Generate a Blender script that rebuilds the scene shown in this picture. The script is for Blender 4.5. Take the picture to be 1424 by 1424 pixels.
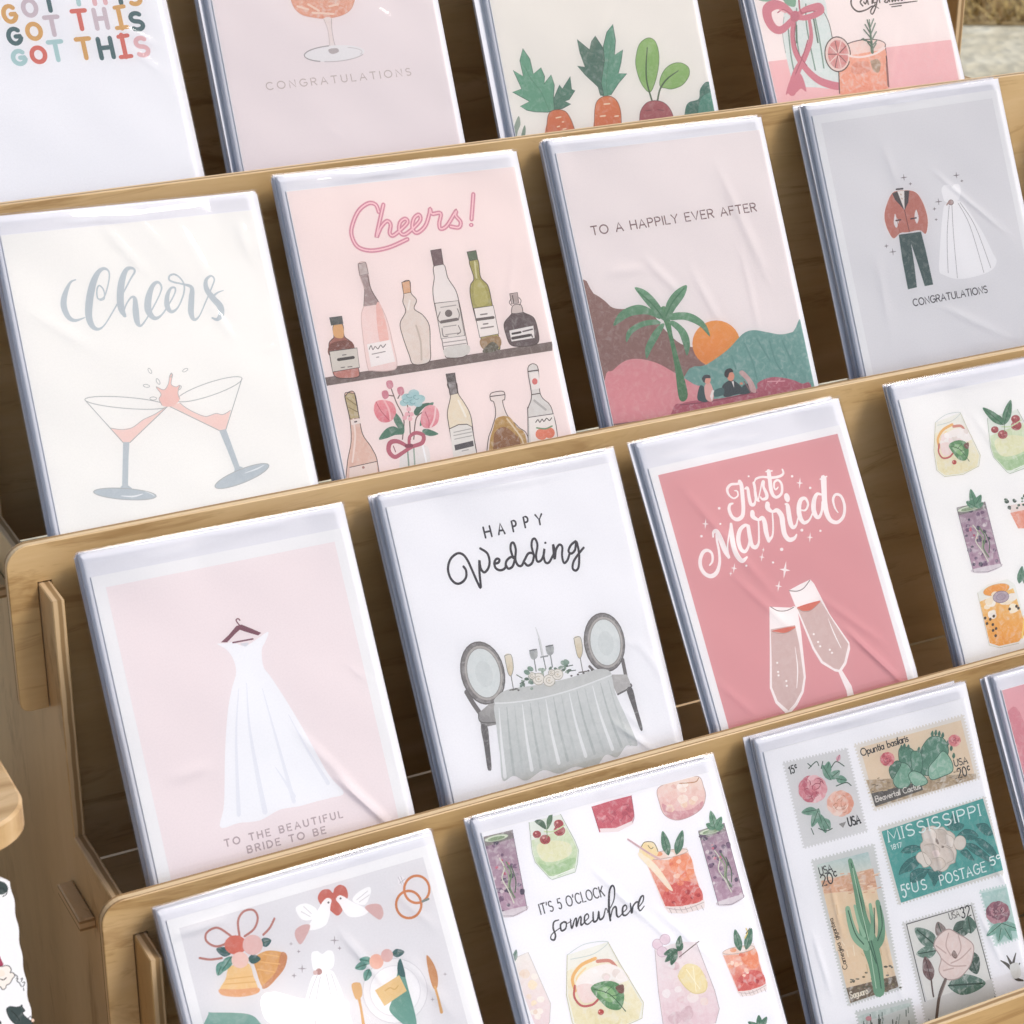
import bpy, math, random
import numpy as np
from mathutils import Vector, Matrix
from mathutils.geometry import tessellate_polygon

scene = bpy.context.scene
for o in list(bpy.data.objects): bpy.data.objects.remove(o)
col = scene.collection
R_ = math.radians
OFF = Vector((0, 0, 1.45))            # rack frame -> world (floor at z = 0)

# ------------------------------------------------------------------ camera
CAM_POS = Vector((-0.14738, -1.10936, 0.16274))
CAM_R = ((0.88622238, -0.46324467, 0.00377692), (-0.18693876, -0.36506399, -0.91202093), (0.42386766, 0.80754731, -0.41012626))
FPX, PHOTO = 2999.4, 1424.0
cd = bpy.data.cameras.new('camera'); cam = bpy.data.objects.new('camera', cd); col.objects.link(cam)
rt, dn, fw = (Vector(r) for r in CAM_R)
m = Matrix((rt, -dn, -fw)).transposed().to_4x4(); m.translation = CAM_POS + OFF
cam.matrix_world = m
cd.sensor_width = 36; cd.lens = FPX / PHOTO * 36; cd.clip_start = .05; cd.clip_end = 400
cd.dof.use_dof = True; cd.dof.focus_distance = 1.12; cd.dof.aperture_fstop = 30
scene.camera = cam

# ------------------------------------------------------------------ light
SUN_EL, SUN_AZ = 50.0, 138.0          # azimuth clockwise from +Y: the sun stands high behind the camera's right shoulder
w = bpy.data.worlds.new('World'); scene.world = w; w.use_nodes = True
nt = w.node_tree; bg = nt.nodes['Background']; sky = nt.nodes.new('ShaderNodeTexSky')
sky.sky_type = 'NISHITA'; sky.sun_disc = False; sky.sun_elevation = R_(SUN_EL); sky.sun_rotation = R_(SUN_AZ)
sky.air_density = 1.0; sky.dust_density = 2.8; sky.ozone_density = .4
nt.links.new(sky.outputs[0], bg.inputs[0]); bg.inputs[1].default_value = .12
sl = bpy.data.lights.new('sun', 'SUN'); sun = bpy.data.objects.new('sun', sl); col.objects.link(sun)
sl.energy = 1.4; sl.angle = R_(22); sl.color = (1, .975, .94)
sd = Vector((math.sin(R_(SUN_AZ)) * math.cos(R_(SUN_EL)), math.cos(R_(SUN_AZ)) * math.cos(R_(SUN_EL)), math.sin(R_(SUN_EL))))
sun.rotation_euler = sd.to_track_quat('Z', 'Y').to_euler(); sun.location = (0, -3, 5)
scene.view_settings.view_transform = 'Standard'; scene.view_settings.look = 'None'
scene.view_settings.exposure = 0.36; scene.view_settings.gamma = 1
scene.render.engine = 'CYCLES'; scene.cycles.transparent_max_bounces = 24; scene.cycles.max_bounces = 5; scene.cycles.diffuse_bounces = 3; scene.cycles.glossy_bounces = 2

# ------------------------------------------------------------------ helpers
def s2l(c): return c / 12.92 if c <= .04045 else ((c + .055) / 1.055) ** 2.4
ALB = .96
def rgb(h, k=None):
    h = h.lstrip('#'); k = ALB if k is None else k
    return tuple(s2l(int(h[i:i + 2], 16) / 255) * k for i in (0, 2, 4))
def tag(o, label=None, cat=None, group=None, kind=None):
    for k, v in (('label', label), ('category', cat), ('group', group), ('kind', kind)):
        if v: o[k] = v
    return o
def link(o, parent=None):
    col.objects.link(o)
    if parent: o.parent = parent
    return o
def empty(name, mw, **k):
    o = bpy.data.objects.new(name, None); col.objects.link(o); o.empty_display_size = .02; o.matrix_world = mw
    return tag(o, **k)
def mesh(name, V, F, mats, mi=None, smooth=False):
    me = bpy.data.meshes.new(name); me.from_pydata([tuple(v) for v in V], [], F)
    for x in (mats if isinstance(mats, (list, tuple)) else [mats]): me.materials.append(x)
    if mi is not None: me.polygons.foreach_set('material_index', mi)
    if smooth: me.polygons.foreach_set('use_smooth', [True] * len(F))
    me.update(); return me
def obj(name, me, parent=None): return link(bpy.data.objects.new(name, me), parent)
def new_mat(name):
    m = bpy.data.materials.new(name); m.use_nodes = True; t = m.node_tree; b = t.nodes['Principled BSDF']; return m, t, b
def N(t, kind, **inp):
    n = t.nodes.new(kind)
    for k, v in inp.items():
        if k.startswith('_'): setattr(n, k[1:], v)
        else: n.inputs[k.replace('__', ' ')].default_value = v
    return n
def ramp(t, stops):
    r = t.nodes.new('ShaderNodeValToRGB'); e = r.color_ramp.elements
    e[0].position, e[0].color = stops[0][0], (*stops[0][1], 1); e[1].position, e[1].color = stops[-1][0], (*stops[-1][1], 1)
    for p, c in stops[1:-1]:
        x = e.new(p); x.color = (*c, 1)
    return r
def bump(t, b, src, s, d=.001):
    n = t.nodes.new('ShaderNodeBump'); n.inputs['Strength'].default_value = s; n.inputs['Distance'].default_value = d
    t.links.new(src, n.inputs['Height']); t.links.new(n.outputs[0], b.inputs['Normal'])

def wood(name, cols, scale, rough=.5, ring=6.0, seed=0.0):
    """plain-sawn grain: rings cut lengthwise, fine fibre streaks and a few dark flecks; scale = per-axis frequency"""
    m, t, b = new_mat(name); L = t.links
    tc = N(t, 'ShaderNodeTexCoord'); mp = N(t, 'ShaderNodeMapping'); mp.inputs['Scale'].default_value = scale; mp.inputs['Location'].default_value = (seed, seed * .7, seed * 1.3)
    L.new(tc.outputs['Object'], mp.inputs[0])
    n0 = N(t, 'ShaderNodeTexNoise', Scale=.55, Detail=3.0, Roughness=.5); L.new(mp.outputs[0], n0.inputs['Vector'])
    mm = N(t, 'ShaderNodeMath', _operation='MULTIPLY'); mm.inputs[1].default_value = ring; L.new(n0.outputs[0], mm.inputs[0])
    fr = N(t, 'ShaderNodeMath', _operation='PINGPONG'); fr.inputs[1].default_value = .5; L.new(mm.outputs[0], fr.inputs[0])
    n1 = N(t, 'ShaderNodeTexNoise', Scale=9.0, Detail=4.0, Roughness=.7); L.new(mp.outputs[0], n1.inputs['Vector'])
    n2 = N(t, 'ShaderNodeTexNoise', Scale=1.3, Detail=2.0); L.new(tc.outputs['Object'], n2.inputs['Vector'])
    ad = N(t, 'ShaderNodeMath', _operation='MULTIPLY_ADD'); ad.inputs[1].default_value = .9; L.new(fr.outputs[0], ad.inputs[0])
    m2 = N(t, 'ShaderNodeMath', _operation='MULTIPLY'); m2.inputs[1].default_value = .55; L.new(n1.outputs[0], m2.inputs[0]); L.new(m2.outputs[0], ad.inputs[2])
    r = ramp(t, [(.15, cols[0]), (.5, cols[1]), (.8, cols[2])]); L.new(ad.outputs[0], r.inputs[0])
    n3 = N(t, 'ShaderNodeTexNoise', Scale=2.6, Detail=5.0, Roughness=.75, Distortion=1.2); L.new(mp.outputs[0], n3.inputs['Vector'])
    fk = ramp(t, [(.55, (1, 1, 1)), (.66, (.72, .65, .56))]); L.new(n3.outputs[0], fk.inputs[0])
    mk = N(t, 'ShaderNodeMix', _data_type='RGBA', _blend_type='MULTIPLY'); mk.inputs[0].default_value = 1; L.new(r.outputs[0], mk.inputs[6]); L.new(fk.outputs[0], mk.inputs[7])
    L.new(mk.outputs[2], b.inputs['Base Color']); b.inputs['Roughness'].default_value = rough
    bump(t, b, n1.outputs[0], .25, .0006)
    return m
def ply_edge(name, axis, period, cols):
    m, t, b = new_mat(name); L = t.links
    tc = N(t, 'ShaderNodeTexCoord'); sp = N(t, 'ShaderNodeSeparateXYZ'); L.new(tc.outputs['Object'], sp.inputs[0])
    nz = N(t, 'ShaderNodeTexNoise', Scale=60.0, Detail=3.0); L.new(tc.outputs['Object'], nz.inputs['Vector'])
    a = N(t, 'ShaderNodeMath', _operation='MULTIPLY_ADD'); a.inputs[1].default_value = 1 / period; L.new(sp.outputs[axis], a.inputs[0])
    s = N(t, 'ShaderNodeMath', _operation='MULTIPLY'); s.inputs[1].default_value = .5; L.new(nz.outputs[0], s.inputs[0]); L.new(s.outputs[0], a.inputs[2])
    fr = N(t, 'ShaderNodeMath', _operation='PINGPONG'); fr.inputs[1].default_value = 1.0; L.new(a.outputs[0], fr.inputs[0])
    r = ramp(t, [(.3, cols[0]), (.55, cols[1])]); L.new(fr.outputs[0], r.inputs[0]); L.new(r.outputs[0], b.inputs['Base Color'])
    b.inputs['Roughness'].default_value = .6; bump(t, b, nz.outputs[0], .3, .0006)
    return m
BIRCH = ((.46, .29, .12), (.57, .38, .175), (.65, .455, .24))
M_ply = wood('birch plywood face', BIRCH, (2.2, 14, 16), .42, 5.0, 1.7)
M_ply_side = wood('birch plywood side face', BIRCH, (14, 6, 2.0), .45, 4.0, 5.1)
M_edge_y = ply_edge('plywood edge across Y', 1, .0022, ((.33, .20, .085), (.70, .52, .30)))
M_edge_x = ply_edge('plywood edge across X', 0, .0024, ((.30, .185, .08), (.62, .44, .25)))
M_edge_z = ply_edge('plywood edge across Z', 2, .0024, ((.32, .20, .09), (.62, .44, .25)))
M_pine = wood('pine board', ((.36, .21, .085), (.56, .37, .18), (.64, .45, .25)), (3, 26, 9), .5, 9.0, 3.3)

def paper(name, c, rough=.75):
    m, t, b = new_mat(name); L = t.links
    tc = N(t, 'ShaderNodeTexCoord'); n = N(t, 'ShaderNodeTexNoise', Scale=900.0, Detail=3.0); L.new(tc.outputs['Object'], n.inputs['Vector'])
    r = ramp(t, [(.3, tuple(x * .985 for x in c)), (.7, tuple(min(1, x * 1.01) for x in c))]); L.new(n.outputs[0], r.inputs[0])
    L.new(r.outputs[0], b.inputs['Base Color']); b.inputs['Roughness'].default_value = rough
    b.inputs['Specular IOR Level'].default_value = .3; bump(t, b, n.outputs[0], .03, .0003)
    return m
M_env = paper('white envelope paper', (.785, .785, .825))
M_white = paper('white card stock', (.88, .88, .885))
# printed ink: the colour attribute carries the ink colour, its alpha the strength of the watercolour wash
M_ink, t, b = new_mat('printed ink'); L = t.links
at_ = N(t, 'ShaderNodeVertexColor', _layer_name='ink'); tc = N(t, 'ShaderNodeTexCoord')
n1 = N(t, 'ShaderNodeTexNoise', Scale=300.0, Detail=5.0, Roughness=.6, Distortion=.8); L.new(tc.outputs['Object'], n1.inputs['Vector'])
n2 = N(t, 'ShaderNodeTexNoise', Scale=1100.0, Detail=2.0); L.new(tc.outputs['Object'], n2.inputs['Vector'])
mr = N(t, 'ShaderNodeMapRange'); mr.inputs[1].default_value = .3; mr.inputs[2].default_value = .7; mr.inputs[3].default_value = -1; mr.inputs[4].default_value = 1; L.new(n1.outputs[0], mr.inputs[0])
ma = N(t, 'ShaderNodeMath', _operation='MULTIPLY'); L.new(mr.outputs[0], ma.inputs[0]); L.new(at_.outputs['Alpha'], ma.inputs[1])
# positive wash lightens towards paper white, negative deepens the pigment
pos = N(t, 'ShaderNodeMath', _operation='MAXIMUM'); pos.inputs[1].default_value = 0; L.new(ma.outputs[0], pos.inputs[0])
neg = N(t, 'ShaderNodeMath', _operation='MINIMUM'); neg.inputs[1].default_value = 0; L.new(ma.outputs[0], neg.inputs[0])
mx = N(t, 'ShaderNodeMix', _data_type='RGBA'); mx.inputs[7].default_value = (.82, .82, .8, 1); L.new(pos.outputs[0], mx.inputs[0]); L.new(at_.outputs['Color'], mx.inputs[6])
ng = N(t, 'ShaderNodeMath', _operation='MULTIPLY'); ng.inputs[1].default_value = -.8; L.new(neg.outputs[0], ng.inputs[0])
mu = N(t, 'ShaderNodeMix', _data_type='RGBA', _blend_type='MULTIPLY'); L.new(ng.outputs[0], mu.inputs[0]); L.new(mx.outputs[2], mu.inputs[6]); L.new(at_.outputs['Color'], mu.inputs[7])
gr = ramp(t, [(.3, (.975, .975, .975)), (.7, (1.015, 1.015, 1.015))]); L.new(n2.outputs[0], gr.inputs[0])
mg = N(t, 'ShaderNodeMix', _data_type='RGBA', _blend_type='MULTIPLY'); mg.inputs[0].default_value = 1; L.new(mu.outputs[2], mg.inputs[6]); L.new(gr.outputs[0], mg.inputs[7])
L.new(mg.outputs[2], b.inputs['Base Color']); b.inputs['Roughness'].default_value = .7; b.inputs['Specular IOR Level'].default_value = .25

def film_mat(name, ior=1.5, rough=.03, gain=1.05):
    """clear film: the wrinkles are in the mesh, so the shader stays plain"""
    m, t, b = new_mat(name); L = t.links; t.nodes.remove(b); out = t.nodes['Material Output']
    fr = N(t, 'ShaderNodeFresnel', IOR=ior)
    mu = N(t, 'ShaderNodeMath', _operation='MULTIPLY'); mu.inputs[1].default_value = gain; mu.use_clamp = True; L.new(fr.outputs[0], mu.inputs[0])
    tr = N(t, 'ShaderNodeBsdfTransparent'); tr.inputs[0].default_value = (.985, .985, .99, 1)
    gl = N(t, 'ShaderNodeBsdfGlossy', Roughness=rough)
    mx = N(t, 'ShaderNodeMixShader'); L.new(mu.outputs[0], mx.inputs[0]); L.new(tr.outputs[0], mx.inputs[1]); L.new(gl.outputs[0], mx.inputs[2])
    L.new(mx.outputs[0], out.inputs[0]); return m
M_film = film_mat('clear cellophane')
M_film_edge = film_mat('cellophane seam', 1.4, .08, 1.0)

# ------------------------------------------------------------------ ground behind the stand
def grid(name, x0, x1, y0, y1, nx, ny, zf, mat, smooth=True):
    V = [(x0 + (x1 - x0) * i / nx, y0 + (y1 - y0) * j / ny, 0) for j in range(ny + 1) for i in range(nx + 1)]
    V = [(x, y, zf(x, y)) for x, y, _ in V]
    F = [(j * (nx + 1) + i, j * (nx + 1) + i + 1, (j + 1) * (nx + 1) + i + 1, (j + 1) * (nx + 1) + i) for j in range(ny) for i in range(nx)]
    return obj(name, mesh(name, V, F, mat, smooth=smooth))
Mg, t, b = new_mat('pale gravel'); L = t.links
tc = N(t, 'ShaderNodeTexCoord'); n1 = N(t, 'ShaderNodeTexNoise', Scale=5.0, Detail=5.0, Roughness=.65); L.new(tc.outputs['Object'], n1.inputs['Vector'])
v1 = N(t, 'ShaderNodeTexVoronoi', Scale=22.0); L.new(tc.outputs['Object'], v1.inputs['Vector'])
r = ramp(t, [(.3, (.50, .44, .29)), (.5, (.66, .60, .43)), (.7, (.78, .73, .56))]); L.new(n1.outputs[0], r.inputs[0])
mxx = N(t, 'ShaderNodeMix', _data_type='RGBA', _blend_type='MULTIPLY'); mxx.inputs[0].default_value = .2; L.new(r.outputs[0], mxx.inputs[6]); L.new(v1.outputs['Distance'], mxx.inputs[7])
L.new(mxx.outputs[2], b.inputs['Base Color']); b.inputs['Roughness'].default_value = .9; bump(t, b, v1.outputs[0], .6, .02)
tag(grid('ground', -150, 150, -150, 150, 4, 4, lambda x, y: 0, Mg), kind='structure')

# ------------------------------------------------------------------ card rack
ROWS = [(0, 0), (-.10932, -.12591), (-.2123, -.25578), (-.32289, -.38133), (-.43093, -.5076)]
LEAN = .53693
SHELF = -.1745                         # shelf top under each board's top edge
BT, XL, XR = .0055, .0603, .757        # board thickness, board ends
SX, SXR, ST = .0744, .7365, .0058      # side panels (left faces), thickness
LIP, PROT = .020, .0265                # side panel tops under the board tops; how far its fingers stand out
rack = empty('card_rack', Matrix.Translation(OFF + Vector((.4, -.2, -.70))), label='tiered birch plywood rack holding rows of greeting cards', cat='display rack')
RO = Vector((.4, -.2, -.70))
def prism(name, poly, axis, a0, a1, mats, parent, org, bev=0, smooth=False):
    """extrude a 2-D outline along an axis; outline coords are the two other axes in order; faces use mats[0], rim mats[1]"""
    n = len(poly)
    def P(p, a):
        q = [p[0], p[1]]; q.insert(axis, a); return Vector(q) - org
    V = [P(p, a0) for p in poly] + [P(p, a1) for p in poly]
    tr = tessellate_polygon([[Vector((p[0], p[1], 0)) for p in poly]])
    area = sum(poly[i][0] * poly[(i + 1) % n][1] - poly[(i + 1) % n][0] * poly[i][1] for i in range(n))
    F, mi = [], []
    for a in tr:
        F.append(tuple(a)); F.append(tuple(n + i for i in reversed(a))); mi += [0, 0]
    for i in range(n):
        j = (i + 1) % n; F.append((i, j, n + j, n + i)); mi.append(1)
    me = mesh(name, V, F, mats, mi)
    import bmesh
    bm = bmesh.new(); bm.from_mesh(me); bmesh.ops.recalc_face_normals(bm, faces=bm.faces)
    if bev:
        rim = [e for e in bm.edges if len(e.link_faces) == 2 and {f.material_index for f in e.link_faces} == {0, 1}]
        bmesh.ops.bevel(bm, geom=rim, offset=bev, segments=1, affect='EDGES', profile=.5)
    bm.to_mesh(me); bm.free()
    return obj(name, me, parent)
def arc(cx, cy, r, a0, a1, n=8):
    return [(cx + r * math.cos(R_(a0 + (a1 - a0) * i / n)), cy + r * math.sin(R_(a0 + (a1 - a0) * i / n))) for i in range(n + 1)]
# side panels: one staircase each, fingers pushing through the slots of the boards
def stair():
    P = [(.06, -.70), (.06, ROWS[0][1] - LIP)]
    for k, (y, z) in enumerate(ROWS):
        P.append((y - PROT, z - LIP))
        if k < 4: P.append((y - PROT, ROWS[k + 1][1] - LIP))
        else: P.append((y - PROT, -.70))
    return P
for x in (SX, SXR):
    o = prism('side_panel', stair(), 0, x, x + ST, [M_ply_side, M_edge_x], rack, RO, .0005)
EAR = .085
for k, (y, z) in enumerate(ROWS):
    zb = max(z + SHELF, -.70); r = .011; g = .0004
    x0, x1, a0, a1, b0, b1 = XL, XR, SX - g, SX + ST + g, SXR - g, SXR + ST + g
    T = z - LIP + .0005
    poly = arc(x1 - r, z - r, r, 0, 90) + arc(x0 + r, z - r, r, 90, 180) + arc(x0 + .005, z - EAR + .005, .005, 180, 270, 4) + \
        [(a0, z - EAR), (a0, T), (a1, T), (a1, zb), (b0, zb), (b0, T), (b1, T), (b1, z - EAR)] + arc(x1 - .005, z - EAR + .005, .005, 270, 360, 4)
    o = prism('backboard', poly, 1, y - BT, y, [M_ply, M_edge_y], rack, RO, .0004)
    # shelf: runs from the board to the next board's back, with a tab through each side panel
    if k < 4:
        yf, yb = ROWS[k + 1][0] + .001, y - BT - .0012
        ya, yc = y - .017, y - .052
        sh = prism('shelf', [(a1, yb), (a1, yf), (b0, yf), (b0, yb)], 2, z + SHELF - .006, z + SHELF, [M_ply, M_edge_z], rack, RO, .0004)
        for xa, xb in ((SX - .0078, SX - .0002), (SXR + ST + .0002, SXR + ST + .0078)):       # tenons standing out past the side panels
            prism('tenon', [(xa, ya), (xb, ya), (xb, yc), (xa, yc)], 2, z + SHELF - .0072, z + SHELF - .0004, [M_ply_side, M_edge_z], sh, RO, .0007)

# ------------------------------------------------------------------ greeting cards
CARDS = {"00": (.0812, -.00715, -.01, .02418, -.02075, .1255), "01": (.23641, -.02661, -.01, .02359, -.05507, .12421), "02": (.3938, -.02619, -.01, .02398, -.05891, .12824),
 "03": (.55864, -.01947, -.01, .0251, -.01251, .13277), "10": (.09345, -.03344, -.00938, .02257, .0312, .12614), "11": (.23787, -.02154, -.00654, .02249, -.02132, .12808),
 "12": (.39121, -.01336, -.00557, .02182, -.04091, .12828), "13": (.55537, .01053, -.00394, .02107, -.08694, .1313), "20": (.09342, -.00869, -.01219, .02588, .01271, .12466),
 "21": (.24225, -.00253, -.00857, .02352, -.00736, .12562), "22": (.38794, .01809, -.01483, .02761, .03297, .12159), "23": (.54945, .00018, -.00721, .02279, .00101, .1255),
 "30": (.08464, .00864, -.00532, .02149, .06322, .12749), "31": (.23911, -.01061, -.00615, .02055, .07375, .12644), "32": (.39633, -.00734, -.00485, .02112, -.03652, .1255),
 "33": (.54526, .00072, -.00656, .02243, .00439, .1255)}
PITCH = .00138
EXT = {'00': 0.0088, '01': 0.0088, '02': 0.0088, '03': 0.0088, '10': 0.0093, '11': 0.008, '12': 0.007, '13': 0.0063, '20': 0.0113, '21': 0.0061, '22': 0.0143, '23': 0.0088, '30': 0.0054, '31': 0.0068, '32': 0.0072, '33': 0.0078}   # envelope above card
class Card:
    """one stack place: frame on the front card's face, u to the right, v up (0 at the bottom edge), n out of the paper"""
    def __init__(s, key):
        x, a, sz, t, dl, s.W = CARDS[key]; r = int(key[0]); y, z = ROWS[r]; l = LEAN + dl; s.key, s.row, s.ext = key, r, EXT[key]
        U = Vector((0, math.sin(l), math.cos(l))); ex = Vector((1, 0, 0))
        s.e1 = ex * math.cos(a) + U * math.sin(a); s.e2 = U * math.cos(a) - ex * math.sin(a); s.n = s.e1.cross(s.e2)
        s.T = Vector((x, y - t, z + sz))
        zlow = min(0, s.W * s.e1.z)
        s.H = (s.T.z + zlow - (z + SHELF + .0008)) / s.e2.z
        s.O = s.T - s.e2 * s.H
        y2, z2 = ROWS[r + 1]
        s.vb = (z2 - .004 - s.O.z) / s.e2.z
        pen = (y2 + .0035) - (s.O - s.e2 * 0).y
        s.k = max(0, pen) / math.cos(l) / s.vb ** 2
        s.M = Matrix((s.e1, s.e2, s.n)).transposed().to_4x4(); s.M.translation = s.O + OFF
    def bend(s, v): return -s.k * max(0, s.vb - v) ** 2
    def uv(s, px, py):
        d = rt * ((px - 712) / FPX) + dn * ((py - 712) / FPX) + fw
        q = CAM_POS + d * ((s.O - CAM_POS).dot(s.n) / d.dot(s.n)) - s.O
        return q.dot(s.e1), q.dot(s.e2)
def sheet(c, u0, u1, v0, v1, n0, n1, mats, name):
    """thin slab with the stack's bend, a few bands tall"""
    vs = [v0 + (c.vb - v0) * i / 5 for i in range(5)] + [c.vb, v1]; V, F = [], []
    for v in vs:
        bz = c.bend(v); V += [(u0, v, n0 + bz), (u1, v, n0 + bz), (u1, v, n1 + bz), (u0, v, n1 + bz)]
    for i in range(len(vs) - 1):
        a, b = 4 * i, 4 * i + 4
        F += [(a + 3, a + 2, b + 2, b + 3), (a + 1, a, b, b + 1), (a, a + 3, b + 3, b), (a + 2, a + 1, b + 1, b + 2)]
    F += [(0, 1, 2, 3), (4 * len(vs) - 1, 4 * len(vs) - 2, 4 * len(vs) - 3, 4 * len(vs) - 4)]
    return mesh(name, V, F, mats)
EXACT = []
# ------------------------------------------------------------------ print engine: flat ink shapes on a card face
def crv(P, closed=False, k=6):
    """Catmull-Rom through points (tuples of any length)"""
    n = len(P)
    if n < 3: return [tuple(map(float, p)) for p in P]
    out = []
    for i in range(n if closed else n - 1):
        p1, p2 = P[i], P[(i + 1) % n]
        p0 = P[i - 1] if (closed or i) else p1; p3 = P[(i + 2) % n] if (closed or i + 2 < n) else p2
        for j in range(k):
            t = j / k; t2, t3 = t * t, t * t * t
            out.append(tuple(.5 * (2 * b + (c - a) * t + (2 * a - 5 * b + 4 * c - d) * t2 + (3 * b - a - 3 * c + d) * t3) for a, b, c, d in zip(p0, p1, p2, p3)))
    if not closed: out.append(tuple(map(float, P[-1])))
    return out
def clip(poly, ax, val, sgn):
    out = []
    for i in range(len(poly)):
        a, b = poly[i - 1], poly[i]; da, db = sgn * (a[ax] - val), sgn * (b[ax] - val)
        if (da >= 0) != (db >= 0):
            t = da / (da - db); out.append(tuple(x + (y - x) * t for x, y in zip(a, b)))
        if db >= 0: out.append(b)
    return out
def oval(cx, cy, rx, ry, rot=0, n=28, a0=0, a1=360):
    c, s = math.cos(R_(rot)), math.sin(R_(rot)); m = n if a1 - a0 >= 360 else n + 1
    return [(cx + rx * math.cos(q) * c - ry * math.sin(q) * s, cy + rx * math.cos(q) * s + ry * math.sin(q) * c) for q in (R_(a0 + (a1 - a0) * i / n) for i in range(m))]
def O_(cx, cy, rx, ry, a0=0, a1=360, n=14): return [(cx + rx * math.cos(R_(a0 + (a1 - a0) * i / n)), cy + ry * math.sin(R_(a0 + (a1 - a0) * i / n))) for i in range(n + 1)]
GLY = {'A': (.78, [[(0, 0), (.39, 1), (.78, 0)], [(.14, .34), (.64, .34)]]), 'B': (.62, [[(0, 0), (0, 1)] + O_(.33, .76, .25, .24, 90, -90, 8)[0:] + [(0, .52)], [(0, .52)] + O_(.36, .26, .26, .26, 90, -90, 8) + [(0, 0)]]),
 'C': (.78, [O_(.45, .5, .45, .5, 48, 312)]), 'D': (.72, [[(0, 0), (0, 1)] + O_(.24, .5, .48, .5, 90, -90) + [(0, 0)]]), 'E': (.55, [[(.55, 1), (0, 1), (0, 0), (.55, 0)], [(0, .52), (.46, .52)]]),
 'F': (.52, [[(.52, 1), (0, 1), (0, 0)], [(0, .52), (.44, .52)]]), 'G': (.82, [O_(.45, .5, .45, .5, 48, 345) + [(.86, .47), (.52, .47)]]), 'H': (.68, [[(0, 0), (0, 1)], [(.68, 0), (.68, 1)], [(0, .52), (.68, .52)]]),
 'I': (.0, [[(0, 0), (0, 1)]]), 'K': (.62, [[(0, 0), (0, 1)], [(.6, 1), (0, .42)], [(.2, .6), (.62, 0)]]), 'L': (.5, [[(0, 1), (0, 0), (.5, 0)]]), 'M': (.86, [[(0, 0), (.06, 1), (.43, .2), (.8, 1), (.86, 0)]]),
 'N': (.7, [[(0, 0), (0, 1), (.7, 0), (.7, 1)]]), 'O': (.92, [O_(.46, .5, .46, .5, 90, 450, 22)]), 'P': (.58, [[(0, 0), (0, 1)] + O_(.3, .74, .28, .26, 90, -90, 8) + [(0, .48)]]),
 'R': (.62, [[(0, 0), (0, 1)] + O_(.32, .74, .28, .26, 90, -90, 8) + [(0, .48)], [(.3, .48), (.62, 0)]]), 'S': (.58, [O_(.29, .75, .27, .25, 40, 268, 9) + O_(.29, .25, .29, .25, 88, -140, 9)]),
 'T': (.66, [[(0, 1), (.66, 1)], [(.33, 1), (.33, 0)]]), 'U': (.68, [[(0, 1), (0, .34)] + O_(.34, .34, .34, .34, 180, 360, 10) + [(.68, 1)]]), 'V': (.74, [[(0, 1), (.37, 0), (.74, 1)]]), 'Y': (.68, [[(0, 1), (.34, .48), (.68, 1)], [(.34, .48), (.34, 0)]]),
 '5': (.52, [[(.5, 1), (.08, 1), (.04, .56)] + O_(.24, .32, .27, .32, 120, -140, 10)]), '0': (.56, [O_(.28, .5, .28, .5, 90, 450, 18)]), '2': (.54, [O_(.27, .73, .26, .27, 160, -40, 9) + [(0, 0), (.54, 0)]]), '3': (.52, [O_(.25, .75, .24, .25, 150, -90, 9) + O_(.25, .26, .26, .26, 90, -150, 9)]),
 '1': (.2, [[(0, .8), (.2, 1), (.2, 0)]]), "'": (.05, [[(.05, 1), (0, .76)]]), '¢': (.34, [O_(.2, .75, .18, .22, 48, 312, 8)]), 'c': (.38, [O_(.21, .28, .2, .28, 48, 312, 8)]), 'g': (.46, [O_(.22, .28, .22, .28, 30, 390, 12), [(.46, .56), (.46, -.12), (.3, -.3), (.05, -.24)]]), '!': (0, [[(0, 1), (0, .3)], [(0, .03), (0, 0)]]), ' ': (.34, []),
 'a': (.46, [O_(.22, .28, .22, .28, 30, 390, 12), [(.46, .56), (.46, 0)]]), 'e': (.46, [[(.02, .3), (.44, .3)] + O_(.23, .28, .22, .28, 5, 310, 10)]), 'i': (0, [[(0, .56), (0, 0)], [(0, .78), (0, .74)]]), 'l': (0, [[(0, 1), (0, 0)]]), 'n': (.42, [[(0, 0), (0, .56)], [(0, .36)] + O_(.21, .34, .21, .22, 150, 0, 6) + [(.42, 0)]]),
 'o': (.48, [O_(.24, .28, .24, .28, 90, 450, 12)]), 'p': (.46, [[(0, -.3), (0, .56)], O_(.23, .28, .23, .28, 180, 540, 12)]), 'r': (.26, [[(0, 0), (0, .56)], [(0, .34), (.1, .52), (.26, .55)]]), 's': (.34, [O_(.17, .42, .15, .14, 40, 268, 6) + O_(.17, .14, .17, .14, 88, -140, 6)]), 't': (.26, [[(.1, .85), (.1, .1), (.26, .02)], [(0, .56), (.26, .56)]]),
 'u': (.42, [[(0, .56), (0, .2)] + O_(.2, .2, .2, .2, 180, 330, 6) + [(.42, .56)], [(.42, .56), (.42, 0)]]), 'b': (.46, [[(0, 1), (0, 0)], O_(.23, .28, .23, .28, 180, 540, 12)]), '7': (.5, [[(0, 1), (.5, 1), (.16, 0)]]), '8': (.52, [O_(.26, .76, .22, .24, 90, 450, 12), O_(.26, .26, .26, .26, 90, 450, 12)]), 'v': (.42, [[(0, .56), (.21, 0), (.42, .56)]])}
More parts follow.
